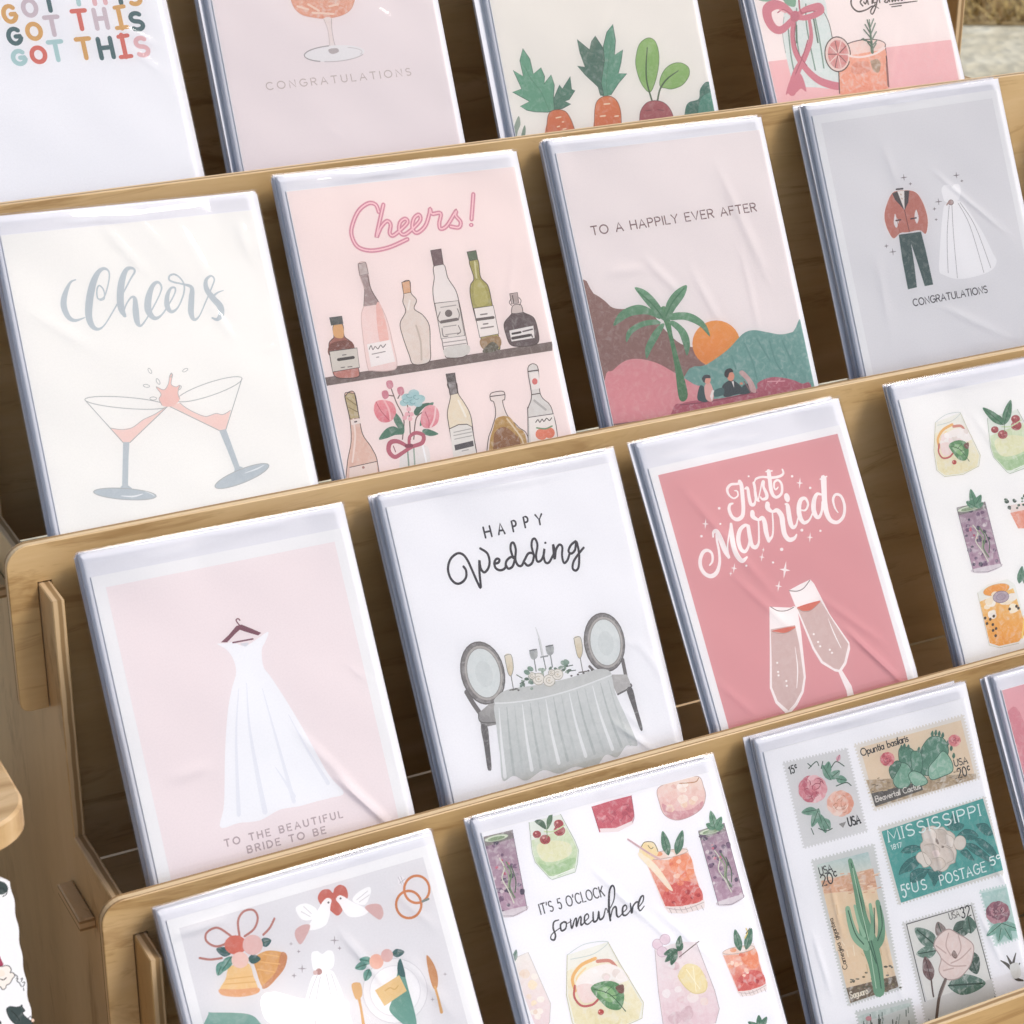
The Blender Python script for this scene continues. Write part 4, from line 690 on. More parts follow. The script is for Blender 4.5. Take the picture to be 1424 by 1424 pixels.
def a_married(a):
    a.full('#de9da1', .0044).view(960, 640, 230); W = '#fdf7f5'
    # Just
    a.line([(380, 262), (404, 268), (408, 306), (372, 328), (330, 296), (318, 248), (348, 210), (400, 204), (440, 196)], W, [8, 14, 14, 14, 20, 24, 22, 20, 18]).line([(424, 184), (440, 220), (450, 320), (456, 420), (446, 482), (406, 510), (362, 490), (334, 430), (340, 384), (366, 372)], W, [34, 36, 36, 34, 34, 32, 30, 30, 24, 14])
    a.line([(470, 246), (492, 240), (504, 310), (520, 376), (548, 380), (560, 340), (556, 250), (546, 196)], W, [14, 26, 30, 32, 26, 16, 24, 26]).line([(556, 260), (568, 330), (590, 352)], W, [24, 28, 16])
    a.line([(584, 348), (604, 250), (618, 190), (632, 184), (630, 230), (656, 290), (654, 326), (620, 336), (604, 318)], W, [10, 12, 16, 20, 24, 32, 28, 20, 14])
    a.line([(674, 96), (684, 170), (694, 250), (712, 300), (746, 318), (786, 282), (786, 208), (756, 172), (724, 190), (722, 236), (736, 252), (756, 232)], W, [38, 36, 36, 32, 24, 22, 22, 20, 18, 16, 14, 10]).line([(552, 190), (566, 160), (620, 144), (700, 150), (770, 138), (800, 112), (792, 80)], W, [10, 18, 18, 22, 22, 20, 16]).line([(650, 98), (704, 92)], W, 12)
    # Married
    a.line([(166, 904), (190, 868), (186, 804), (150, 776), (112, 790), (86, 850), (90, 920), (126, 978), (180, 998), (228, 964), (252, 880), (246, 780), (228, 690), (222, 640)], W, [12, 20, 22, 26, 30, 32, 34, 34, 36, 34, 26, 22, 20, 16]).line([(196, 660), (198, 622), (226, 612), (260, 680), (300, 780), (330, 832)], W, [16, 24, 38, 48, 46, 30]).line([(328, 838), (320, 740), (336, 620), (350, 546)], W, [22, 14, 14, 12]).line([(350, 550), (356, 640), (372, 740), (402, 820), (446, 866), (488, 834)], W, [26, 42, 46, 46, 38, 16])
    a.line([(504, 566), (470, 560), (428, 600), (412, 680), (432, 760), (470, 786), (500, 740), (512, 660), (500, 574)], W, [20, 26, 34, 40, 36, 28, 22, 24, 28]).line([(498, 570), (512, 660), (530, 732), (562, 750), (588, 710), (590, 620), (586, 520)], W, [34, 38, 36, 32, 20, 16, 14])
    a.line([(534, 448), (538, 484), (576, 510), (606, 512)], W, [40, 42, 24, 16]).line([(586, 510), (620, 496), (640, 540), (652, 620), (674, 694)], W, [14, 34, 42, 42, 32]).line([(674, 690), (706, 650), (712, 560), (706, 460)], W, [30, 18, 16, 14])
    a.line([(664, 376), (666, 412), (700, 440), (734, 440)], W, [42, 44, 26, 18]).line([(708, 446), (746, 432), (784, 480), (796, 560), (812, 640), (850, 684), (894, 672), (914, 640)], W, [16, 38, 48, 46, 44, 40, 28, 14])
    a.line([(816, 378), (836, 392), (848, 470), (864, 550), (886, 578), (912, 556), (926, 500), (950, 440)], W, [14, 38, 44, 42, 32, 18, 14, 12]).el(832, 322, 24, 40, W, -14)
    a.line([(946, 428), (990, 430), (1012, 380), (990, 330), (952, 340), (934, 400), (940, 480), (974, 536), (1016, 522), (1046, 470), (1062, 410)], W, [12, 16, 20, 26, 34, 42, 44, 34, 20, 14, 12])
    a.line([(1126, 296), (1090, 292), (1066, 340), (1060, 420), (1080, 480), (1108, 488), (1130, 440), (1138, 360)], W, [18, 26, 38, 44, 40, 28, 22, 22]).line([(1146, 156), (1150, 250), (1156, 360), (1174, 460), (1210, 520), (1268, 534), (1318, 480), (1326, 390), (1296, 310), (1250, 296), (1228, 340), (1244, 410), (1270, 450)], W, [54, 50, 48, 46, 38, 28, 26, 26, 24, 22, 22, 16, 10]).line([(1116, 164), (1174, 140)], W, 12)
    for x, y, r, q in ((130, 548, 48, 4), (942, 196, 50, 4), (1030, 664, 46, 4), (376, 930, 46, 8), (616, 834, 40, 8), (814, 944, 78, 8), (760, 1084, 50, 8), (348, 976, 26, 8), (628, 772, 26, 8)): a.star(x, y, r * .62, W, r, q, .3)
    for x, y, r in ((248, 414, 12), (258, 548, 9), (96, 654, 11), (502, 138, 9), (876, 138, 11), (1032, 238, 11), (960, 602, 13), (1120, 608, 10), (786, 768, 15), (712, 880, 10), (482, 908, 10)): a.el(x, y, r, r, W)
    a.view(870, 540, 430)
    GL, OR = '#d6bcb7', '#d9735f'
    a.poly([(760, 1010), (775, 1003), (790, 1010), (808, 1120), (830, 1330), (820, 1400), (790, 1460), (756, 1500), (740, 1500), (690, 1450), (664, 1380), (664, 1200), (662, 1006)], W, 0, False).poly([(668, 1110), (780, 1090), (800, 1180), (820, 1330), (810, 1394), (780, 1450), (750, 1484), (700, 1440), (674, 1376), (672, 1220)], GL, .12, sm=False).poly([(676, 1116), (776, 1096), (770, 1112), (730, 1126), (696, 1122)], OR).line([(676, 1120), (700, 1128), (740, 1126), (778, 1106)], '#b59a94', 3).poly([(740, 1490), (762, 1490), (764, 1700), (736, 1700)], W, 0, False)
    a.line([(668, 1006), (700, 1024), (740, 1024), (774, 1008)], '#8e7f7d', 4).line([(780, 1190), (792, 1290), (788, 1380)], W, [2, 6, 3])
    a.poly([(752, 930), (800, 904), (850, 880), (868, 900), (940, 1040), (1030, 1170), (1034, 1200), (1016, 1270), (990, 1308), (964, 1304), (900, 1266), (860, 1200), (800, 1050)], W, 0, False).poly([(788, 1008), (896, 976), (960, 1080), (1026, 1178), (1006, 1262), (984, 1296), (960, 1290), (908, 1256), (870, 1196), (816, 1070)], GL, .12, sm=False).poly([(792, 1008), (892, 978), (880, 1000), (850, 1022), (814, 1024)], OR).line([(792, 1012), (814, 1026), (850, 1024), (888, 992)], '#b59a94', 3).poly([(976, 1298), (996, 1298), (1040, 1370), (1110, 1600), (1070, 1600), (1016, 1390)], W, 0, False)
    a.line([(754, 932), (790, 934), (820, 920), (848, 884)], '#8e7f7d', 4).line([(932, 1060), (960, 1130), (992, 1196)], W, [2, 6, 3])
    for x, y in ((698, 1264), (702, 1306), (704, 1322), (740, 1348), (742, 1370), (866, 1132), (886, 1168), (896, 1188), (940, 1204), (950, 1218)): a.el(x, y, 5, 5, W)
def leaf(a, x, y, L, w, ang, c, c2=None, wash=.3):
    q = R_(ang); dx, dy = math.cos(q), math.sin(q)
    a.poly([(x, y), (x + dx * L * .3 - dy * w, y + dy * L * .3 + dx * w), (x + dx * L * .7 - dy * w * .8, y + dy * L * .7 + dx * w * .8), (x + dx * L, y + dy * L), (x + dx * L * .7 + dy * w * .8, y + dy * L * .7 - dx * w * .8), (x + dx * L * .3 + dy * w, y + dy * L * .3 - dx * w)], c, wash)
    a.line([(x, y), (x + dx * L * .9, y + dy * L * .9)], c2 or '#2f5a45', max(2, w * .16)); return a
def lumps(a, pts, cols, r0, r1, n, seed, wash=.5):
    """loose watercolour dabs inside a polygon (ice, berries, herbs seen through the glass)"""
    rr = random.Random(seed); xs = [p[0] for p in pts]; ys = [p[1] for p in pts]
    def inside(x, y):
        r = False
        for i in range(len(pts)):
            (ax, ay), (bx, by) = pts[i - 1], pts[i]
            if (ay > y) != (by > y) and x < (bx - ax) * (y - ay) / (by - ay) + ax: r = not r
        return r
    k = 0
    while k < n:
        x, y = rr.uniform(min(xs), max(xs)), rr.uniform(min(ys), max(ys))
        if inside(x, y):
            r = rr.uniform(r0, r1); P = [(x + r * rr.uniform(.7, 1.1) * math.cos(t * 1.047), y + r * rr.uniform(.6, 1) * math.sin(t * 1.047)) for t in range(6)]
            a.poly(P, rr.choice(cols), wash, k=3); k += 1
def green_drink(a, q, f):
    """tumbler of green drink with raspberries; f maps unit glass space (0..1) to the view"""
    P = lambda L: [f(*p) for p in L]
    g = [(0, .0), (.02, .5), (.06, .68), (.3, .94), (.36, 1), (.8, .98), (.93, .86), (.97, .66), (.9, .44), (.62, -.05)]
    a.poly(P([(0, 0), (0, .5), (.04, .66), (.3, .96), (.4, 1.0), (.86, .96), (.92, .84), (.98, .62), (.92, .45), (.68, -.02)]), '#e9efe6', .2, sm=False)
    a.poly(P([(.02, .3), (.02, .5), (.06, .66), (.3, .93), (.5, .97), (.86, .9), (.96, .62), (.9, .46), (.78, .22), (.4, .26)]), '#e0e9cc', .5, sm=False, c2='#b7d1a6')
    a.poly(P([(.1, .42), (.3, .36), (.6, .4), (.82, .5), (.8, .66), (.5, .72), (.2, .66)]), '#e6e6c3', .5).poly(P([(.12, .7), (.4, .78), (.8, .72), (.9, .78), (.7, .92), (.34, .9)]), '#aecb9f', .4)
    for x, y, r in ((.14, .22, .075), (.3, .33, .1), (.62, .13, .09), (.62, .24, .11)): 
        cx, cy = f(x, y); rr_ = abs(f(r, 0)[0] - f(0, 0)[0]) + 3; a.el(cx, cy, rr_, rr_ * .9, '#ac4a4e', 0, .35).line(oval(cx, cy, rr_ * .6, rr_ * .5, 30, 10, 0, 220), '#7e2f36', q * .8, sm=False).el(cx - rr_ * .3, cy - rr_ * .3, rr_ * .22, rr_ * .2, '#e3a9a6')
    a.line(P([(.3, .2), (.5, .23), (.74, .17)]), '#cfe0b2', q * 1.6)
    a.poly(P([(.34, .17), (.2, .08), (.12, -.0), (.24, -.01), (.33, .06)]), '#4d6b55', .3).poly(P([(.37, .17), (.38, .02), (.5, -.09), (.5, .03), (.44, .12)]), '#5d7d60', .3).line(P([(.36, .15), (.35, .3)]), '#7f9c6d', q)
    a.line(P([(0, 0), (0, .5), (.04, .66), (.3, .96), (.36, 1.0), (.86, .96), (.92, .84), (.98, .62), (.92, .45), (.68, -.02)]), '#a9b5a2', q * .8, sm=False).line(P([(.4, .96), (.84, .9)]), '#f4f7f0', q * 1.4)
def frame(o, ux, uy): return lambda x, y: (o[0] + ux[0] * x + uy[0] * y, o[1] + ux[1] * x + uy[1] * y)
def berry_tall(a, q, f, seed, mint=True):
    """tall purple highball with berries, ice and herbs"""
    P = lambda L: [f(*p) for p in L]; box = P([(.04, .06), (.96, .06), (.96, .97), (.04, .97)])
    a.poly(P([(0, .02), (1, .0), (1, .96), (.5, 1.0), (.02, .97)]), '#a58d9d', .45, sm=False, c2='#bd9db0').poly(P([(.0, .0), (1, .0), (1, .1), (0, .12)]), '#8c8484', .5, sm=False)
    lumps(a, box, ['#5b4a63', '#6f5874', '#4c4158', '#7d5f7c'], q * 2.4, q * 4.6, 26, seed); lumps(a, box, ['#b394a4', '#cdb9c1', '#a98a9f', '#d9ccd0'], q * 1.6, q * 3.4, 16, seed + 1); lumps(a, P([(.1, .2), (.9, .2), (.9, .5), (.1, .5)]), ['#d2778a', '#b85470'], q * 1.8, q * 2.8, 4, seed + 2)
    a.line(P([(.4, .3), (.5, .42), (.36, .54), (.5, .7), (.6, .86)]), '#dfe3cf', q * 1.6).line(P([(.6, .36), (.7, .5), (.56, .66), (.66, .8)]), '#6f8a66', q * 2.2).line(P([(.5, .4), (.6, .52), (.5, .66)]), '#9fb389', q * 1.4).line(P([(.74, .42), (.8, .6), (.7, .74)]), '#4e6650', q * 1.6)
    a.el(*f(.42, .05), abs(f(.42, 0)[0] - f(0, 0)[0]), q * 4, '#dbe3cf', -12, .3, ol='#9aa892', w=q * .8).el(*f(.42, .055), abs(f(.3, 0)[0] - f(0, 0)[0]), q * 2.6, '#8fa682', -12, .5)
    a.poly(P([(.02, .93), (.98, .93), (.96, .98), (.5, 1.02), (.04, .985)]), '#dcd3d8', .4).line(P([(0, .02), (.02, .97), (.5, 1.01), (1, .97), (1, .0)]), '#6f6070', q * .7, sm=False)
    if mint:
        x, y = f(.62, .04)
        for an, L in ((-24, 14), (-150, 15), (-62, 20), (-104, 27)): leaf(a, x, y, q * L, q * 5, an, '#5b8f72')
def orange_short(a, q, f, seed, straw=False):
    """short ribbed tumbler of orange drink with pineapple leaves"""
    P = lambda L: [f(*p) for p in L]
    a.poly(P([(-.02, .0), (1, -.06), (1.02, .9), (.98, 1.0), (.5, 1.06), (.16, 1.02), (.1, .92)]), '#f0e6e2', .3, sm=False)
    a.poly(P([(.0, .06), (.5, .12), (1, .0), (1.0, .86), (.5, .93), (.13, .9)]), '#f6c9ae', .5, sm=False, c2='#d9635a').poly(P([(.2, .66), (.6, .5), (.98, .6), (.98, .86), (.5, .92), (.14, .88)]), '#d86a62', .5).poly(P([(.5, .15), (.98, .04), (.98, .4), (.7, .5)]), '#ee9a72', .5)
    lumps(a, P([(.08, .14), (.9, .1), (.9, .6), (.16, .7)]), ['#f7d3bd', '#f0a684', '#fbe6d6', '#e88a6c'], q * 2, q * 4.5, 12, seed); lumps(a, P([(.2, .66), (.95, .6), (.95, .88), (.2, .88)]), ['#b83d3f', '#dd6c5e', '#c94c47'], q * 2, q * 4, 8, seed + 1)
    a.el(*f(.5, .02), abs(f(.5, 0)[0] - f(0, 0)[0]), q * 4.6, '#f3ddd0', -10, .4, ol='#b9a79f', w=q * .7).el(*f(.6, .03), q * 4.6, q * 3.2, '#f7f2ee', 0, .2).el(*f(.34, .0), q * 4.5, q * 2.8, '#eda77e', 0, .3)
    for i in range(7): a.line([f(.2 + i * .12, .95), f(.22 + i * .12, 1.03)], '#b9aead', q * .8)
    a.line(P([(.14, .93), (.5, .99), (1, .9)]), '#c5b4b2', q * .8)
    for x, t in ((.56, -104), (.74, -76)):
        p = f(x, .0); leaf(a, p[0], p[1] + q * 3, q * 30, q * 5, t, '#4f7f66', '#2f5a45')
    if straw:
        a.poly(P([(-.08, -.06), (.1, -.22), (.3, -.2), (.34, -.02), (.1, .1)]), '#f3dfae', .35).line(P([(-.02, -.12), (.1, -.22), (.3, -.2), (.34, -.04)]), '#5d5547', q * .9).line(P([(.16, -.16), (.2, -.1), (.26, -.12)]), '#5d5547', q * .8).poly(P([(-.12, .0), (-.04, -.04), (.22, .2), (.4, .62), (.3, .6), (.1, .3)]), '#f6ead2', .4)
        a.line(P([(-.24, -.3), (.14, -.02), (.34, .1)]), '#d9b9bd', [q * 2.4, q * 2.6, q * 2]).line(P([(-.24, -.3), (.14, -.02)]), '#b58f98', q * .6)
def sangria(a, q, f, seed):
    """stemless glass with apple, citrus, cream and a big basil leaf"""
    P = lambda L: [f(*p) for p in L]
    a.poly(P([(.06, .0), (.6, -.08), (.72, .2), (.98, .75), (.94, .94), (.6, 1.03), (.2, 1.0), (.04, .86), (.0, .5)]), '#f1f1e8', .25, sm=False)
    a.poly(P([(.04, .2), (.3, .12), (.7, .18), (.96, .76), (.9, .94), (.6, 1.01), (.22, .98), (.07, .86), (.02, .5)]), '#f4f0dc', .5, sm=False, c2='#ebe3bd')
    a.line(P([(.12, .46), (.1, .3), (.22, .16), (.42, .1)]), '#ecb973', q * 4).line(P([(.16, .4), (.16, .3), (.28, .2)]), '#f6dca8', q * 2).line(P([(.44, .14), (.6, .16), (.68, .26)]), '#d08a7c', q * 4)
    a.poly(P([(.14, .36), (.24, .26), (.4, .2), (.6, .2), (.76, .3), (.84, .42), (.66, .46), (.5, .42), (.3, .48), (.18, .46)]), '#f7f2ef', .3)
    lumps(a, P([(.16, .26), (.7, .22), (.76, .42), (.2, .5)]), ['#f6f0ec', '#fbf6f4', '#eadfd9', '#f3e3e2'], q * 3, q * 6, 18, seed, .2)
    a.line(P([(.12, .4), (.1, .54), (.18, .66), (.32, .67), (.42, .6)]), '#c1605f', q * 2.6).poly(P([(.14, .42), (.3, .4), (.42, .5), (.36, .62), (.2, .62)]), '#f3e0dc', .3)
    a.poly(P([(.32, .46), (.5, .4), (.68, .46), (.74, .62), (.68, .78), (.54, .76), (.44, .66)]), '#5f9463', .45).poly(P([(.4, .5), (.56, .48), (.64, .62), (.56, .68), (.46, .6)]), '#8fbb82', .5).line(P([(.36, .48), (.56, .58), (.74, .82)]), '#37603f', q * 1).line(P([(.5, .55), (.6, .48)]), '#37603f', q * .7).line(P([(.56, .6), (.66, .6)]), '#37603f', q * .7).poly(P([(.64, .5), (.74, .48), (.74, .58), (.68, .58)]), '#7b4f45', .3)
    a.el(*f(.42, .78), q * 3.6, q * 3.6, '#b8453f', 0, .3).el(*f(.4, .77), q * 1.2, q * 1, '#e8a59a')
    a.line(P([(.06, .0), (.0, .5), (.04, .86), (.2, 1.0), (.6, 1.03), (.94, .94), (.98, .75), (.72, .2), (.6, -.08)]), '#c9c6a5', q * .8, sm=False).line(P([(.06, .0), (.3, -.1), (.6, -.08), (.4, .04), (.1, .06)]), '#c9d3d0', q * .8)
def a_five(a):
    a.full('#f7f7fb').view(640, 1030, 460); K = '#303036'
    berry_tall(a, 3.2, frame((100, 414), (124, -30), (66, 352)), 11, False)
    green_drink(a, 3.4, frame((296, 352), (200, -44), (28, 262)))
    a.poly([(566, 284), (650, 258), (736, 236), (748, 320), (740, 350), (660, 388), (600, 394), (580, 330)], '#c9606f', .25, sm=False).poly([(600, 378), (670, 376), (742, 344), (746, 358), (680, 392), (604, 396)], '#efe4e4', .2, sm=False).line([(586, 346), (600, 322), (614, 352), (632, 322), (650, 352), (672, 318), (692, 346), (714, 310), (736, 334)], '#a8445a', 4, sm=False).line([(566, 284), (580, 330), (600, 394)], '#9d4356', 3).line([(736, 236), (748, 320), (742, 352)], '#9d4356', 3)
    lumps(a, [(580, 290), (730, 250), (736, 320), (600, 360)], ['#d67885', '#b84f62', '#cf6a79'], 9, 18, 10, 5)
    g = [(852, 204), (940, 170), (1024, 154), (1048, 200), (1056, 240), (1040, 290), (990, 326), (930, 342), (880, 320), (858, 270)]
    a.poly(g, '#f1ddcf', .4, c2='#e3b4b4').poly([(870, 270), (920, 300), (990, 296), (1044, 260), (1036, 296), (986, 328), (930, 340), (884, 318)], '#d5a0a5', .5); lumps(a, [(870, 210), (1020, 170), (1040, 250), (900, 300)], ['#f7efe8', '#ecd3bd', '#f3e3d8', '#e6c2b8'], 12, 24, 12, 8); a.line(g, '#b99c98', 2.6, True).line([(944, 184), (1010, 178), (1026, 160)], '#b98a63', 4)
    orange_short(a, 3.6, frame((790, 494), (190, -20), (76, 246)), 21, True)
    berry_tall(a, 3.0, frame((1024, 388), (112, -34), (88, 330)), 31, True)
    a.text("IT'S 5 O'CLOCK", 348, 748, 622, 668, 42, K, 5.5, .26)
    S = lambda pts, w: a.line(pts, K, w)
    S([(424, 772), (404, 780), (400, 806), (410, 838), (404, 858), (390, 852), (396, 832), (430, 806)], [5, 7, 8, 8, 8, 6, 5, 4]); S([(446, 780), (432, 792), (436, 818), (454, 808), (456, 782), (444, 780), (462, 786), (478, 774)], [6, 8, 8, 7, 6, 5, 4, 4])
    S([(474, 768), (480, 808), (492, 772), (500, 766), (500, 800), (512, 764), (520, 760), (520, 794), (536, 780)], [5, 8, 6, 7, 8, 6, 7, 8, 4]); S([(534, 780), (552, 762), (548, 746), (536, 756), (536, 782), (550, 790), (572, 770)], [4, 5, 6, 7, 8, 6, 4])
    S([(572, 738), (574, 778), (590, 770), (596, 734), (600, 768), (616, 760), (626, 722), (636, 736)], [6, 9, 7, 6, 9, 7, 5, 4]); S([(634, 740), (660, 690), (664, 640), (654, 624), (642, 650), (640, 720), (646, 774)], [4, 5, 7, 8, 9, 10, 9]); S([(646, 766), (656, 726), (670, 716), (674, 752), (684, 758), (700, 742)], [6, 6, 8, 9, 6, 4])
    S([(696, 744), (716, 724), (712, 708), (700, 718), (700, 748), (716, 750), (736, 726)], [4, 5, 6, 8, 9, 6, 4]); S([(732, 700), (738, 742), (744, 712), (760, 694), (770, 702)], [5, 9, 7, 7, 5]); S([(764, 722), (786, 692), (788, 668), (776, 676), (766, 710), (774, 732), (792, 712)], [4, 5, 6, 8, 9, 6, 4])
    sangria(a, 3.6, frame((440, 926), (330, -54), (34, 340)), 41)
    f = frame((230, 938), (110, -16), (70, 300))
    P = lambda L: [f(*p) for p in L]
    a.poly(P([(0, .0), (.6, -.06), (1.0, .7), (.8, .95), (.3, 1.2), (.05, .5)]), '#f4efe9', .3, sm=False, c2='#ecd5d8'); lumps(a, P([(.1, .1), (.6, .05), (.8, .7), (.3, .9)]), ['#f7e9cf', '#f8f2ea', '#f1e0d0'], 12, 24, 10, 3); a.line(P([(0, 0), (.6, -.06), (1.0, .7), (.8, .95), (.3, 1.2)]), '#cfc9c4', 3, sm=False); leaf(a, 232, 950, 52, 10, -80, '#7a948a')
    f = frame((838, 900), (210, -40), (30, 360)); P = lambda L: [f(*p) for p in L]
    a.poly(P([(0, .0), (.5, -.04), (.84, .0), (1.14, .62), (1.2, .84), (1.1, 1.0), (.4, 1.1), (.05, 1.0), (.0, .5)]), '#f2e9ea', .35, sm=False, c2='#e6cdd2'); lumps(a, P([(.06, .1), (.8, .1), (1.08, .8), (.1, .95)]), ['#f2e7e7', '#e6cdd0', '#f3ecec', '#dcc3c8', '#efdcd6'], 16, 34, 18, 17)
    a.poly(P([(.42, .36), (.6, .24), (.86, .3), (1.0, .5), (.94, .6), (.72, .6), (.54, .5)]), '#f0e2b0', .4).line(P([(.42, .36), (.54, .5), (.72, .6), (.94, .6), (1.0, .5)]), '#e3d39a', 4).line(P([(.6, .3), (.84, .56)]), '#fbf4d8', 4).line(P([(.74, .28), (.76, .58)]), '#fbf4d8', 4).line(P([(.48, .14), (.9, .0)]), '#6a5a52', 4).line(P([(0, 0), (.0, .5), (.05, 1.0)]), '#c2b4b6', 3, sm=False).line(P([(.84, 0), (1.14, .62), (1.2, .84), (1.1, 1.0)]), '#c2b4b6', 3, sm=False)
    for x, y in ((.06, -.06), (.22, -.1), (.14, .04)): a.el(*f(x, y), 22, 22, '#ecd7e0', 0, .4, ol='#cbb0bd', w=2.4)
    for an, L, x, y in ((160, 60, 932, 900), (110, 66, 930, 905), (135, 78, 936, 898), (-82, 64, 938, 902), (-60, 40, 936, 905)): leaf(a, x, y, L, 14, an, '#3f6f55', '#274a37', .4)
    orange_short(a, 3.2, frame((1128, 912), (138, -30), (56, 190)), 51); a.line([(1225, 850), (1236, 826), (1230, 808)], '#e9d27a', 5).line([(1230, 830), (1246, 808)], '#6a6250', 4)
    for an in (-150, -95, -60): leaf(a, 1290, 1240, 60, 13, an, '#4a7a60')
def a_cocktails(a):
    a.full('#f9f8f6').view(1204, 490, 310); s = 1424 / 310 / 3.236
    sc = lambda o, ux, uy: frame(tuple(v * s for v in o), tuple(v * s for v in ux), tuple(v * s for v in uy))
    sangria(a, 3.6 * s * .8, sc((300, 318), (210, -44), (12, 250)), 61)
    green_drink(a, 2.9 * s, sc((546, 296), (200, -50), (30, 268)))
    for an, x, y, L in ((-140, 618, 326, 120), (-75, 622, 326, 116)): leaf(a, x * s, y * s, L * s, 18 * s, an, '#4d8060', '#2d5540')
    berry_tall(a, 3.0 * s, sc((408, 698), (128, -26), (76, 300)), 71, True)
    f = sc((640, 690), (170, -30), (22, 110)); P = lambda L: [f(*p) for p in L]
    a.poly(P([(0, 0), (1, -.02), (.98, .9), (.5, 1.1), (.14, .98)]), '#f1e3dd', .2, sm=False).poly(P([(.02, .3), (1, .24), (.96, .88), (.5, 1.06), (.14, .96)]), '#eaa48d', .4, sm=False); lumps(a, P([(-.06, -.3), (.9, -.34), (.9, .14), (.0, .18)]), ['#3f5f4a', '#6f8a72', '#2f4a3a', '#8fa38f'], 8, 15, 26, 9)
    f = sc((500, 1072), (176, -40), (46, 254)); P = lambda L: [f(*p) for p in L]
    a.poly(P([(0, .04), (.3, -.06), (.8, -.08), (.96, .04), (1.08, .9), (.8, 1.06), (.3, 1.06), (.06, .98)]), '#eef0ea', .2, sm=False).poly(P([(.02, .2), (.9, .1), (1.06, .88), (.8, 1.03), (.3, 1.03), (.08, .94)]), '#f3c877', .4, sm=False, c2='#efa63c'); a.el(*f(.48, .06), 60 * s, 24 * s, '#efa54a', -14, .3, ol='#d9b583', w=3)
    lumps(a, P([(.08, .14), (.86, .12), (.9, .5), (.1, .5)]), ['#fbf3df', '#f7ead0', '#f3efe8', '#fdf8ee'], 20, 40, 14, 23, .3); a.el(*f(.56, .2), 36 * s, 26 * s, '#b9aab6', -10, .5, ol='#7f7286', w=3).line(oval(*f(.56, .2), 20 * s, 14 * s, -10), '#8d7f93', 3, True, False)
    rr = random.Random(3)
    for x, y in ((.08, .5), (.2, .54), (.1, .6), (.24, .64), (.22, .74), (.3, .72), (.9, .42), (.94, .46), (.3, .5), (.26, .84), (.72, .44)): a.el(*f(x, y), 6 * s, 7 * s, '#4a3a28', 20)
    a.line(P([(.9, .98), (1.06, .6)]), '#f7d978', 9).line(P([(0, .04), (.06, .98), (.3, 1.06), (.8, 1.06)]), '#c9c3b0', 3, sm=False)
    for x in (690, 712): leaf(a, x * s, 1040 * s, 80 * s, 14 * s, -80, '#5f8a72')
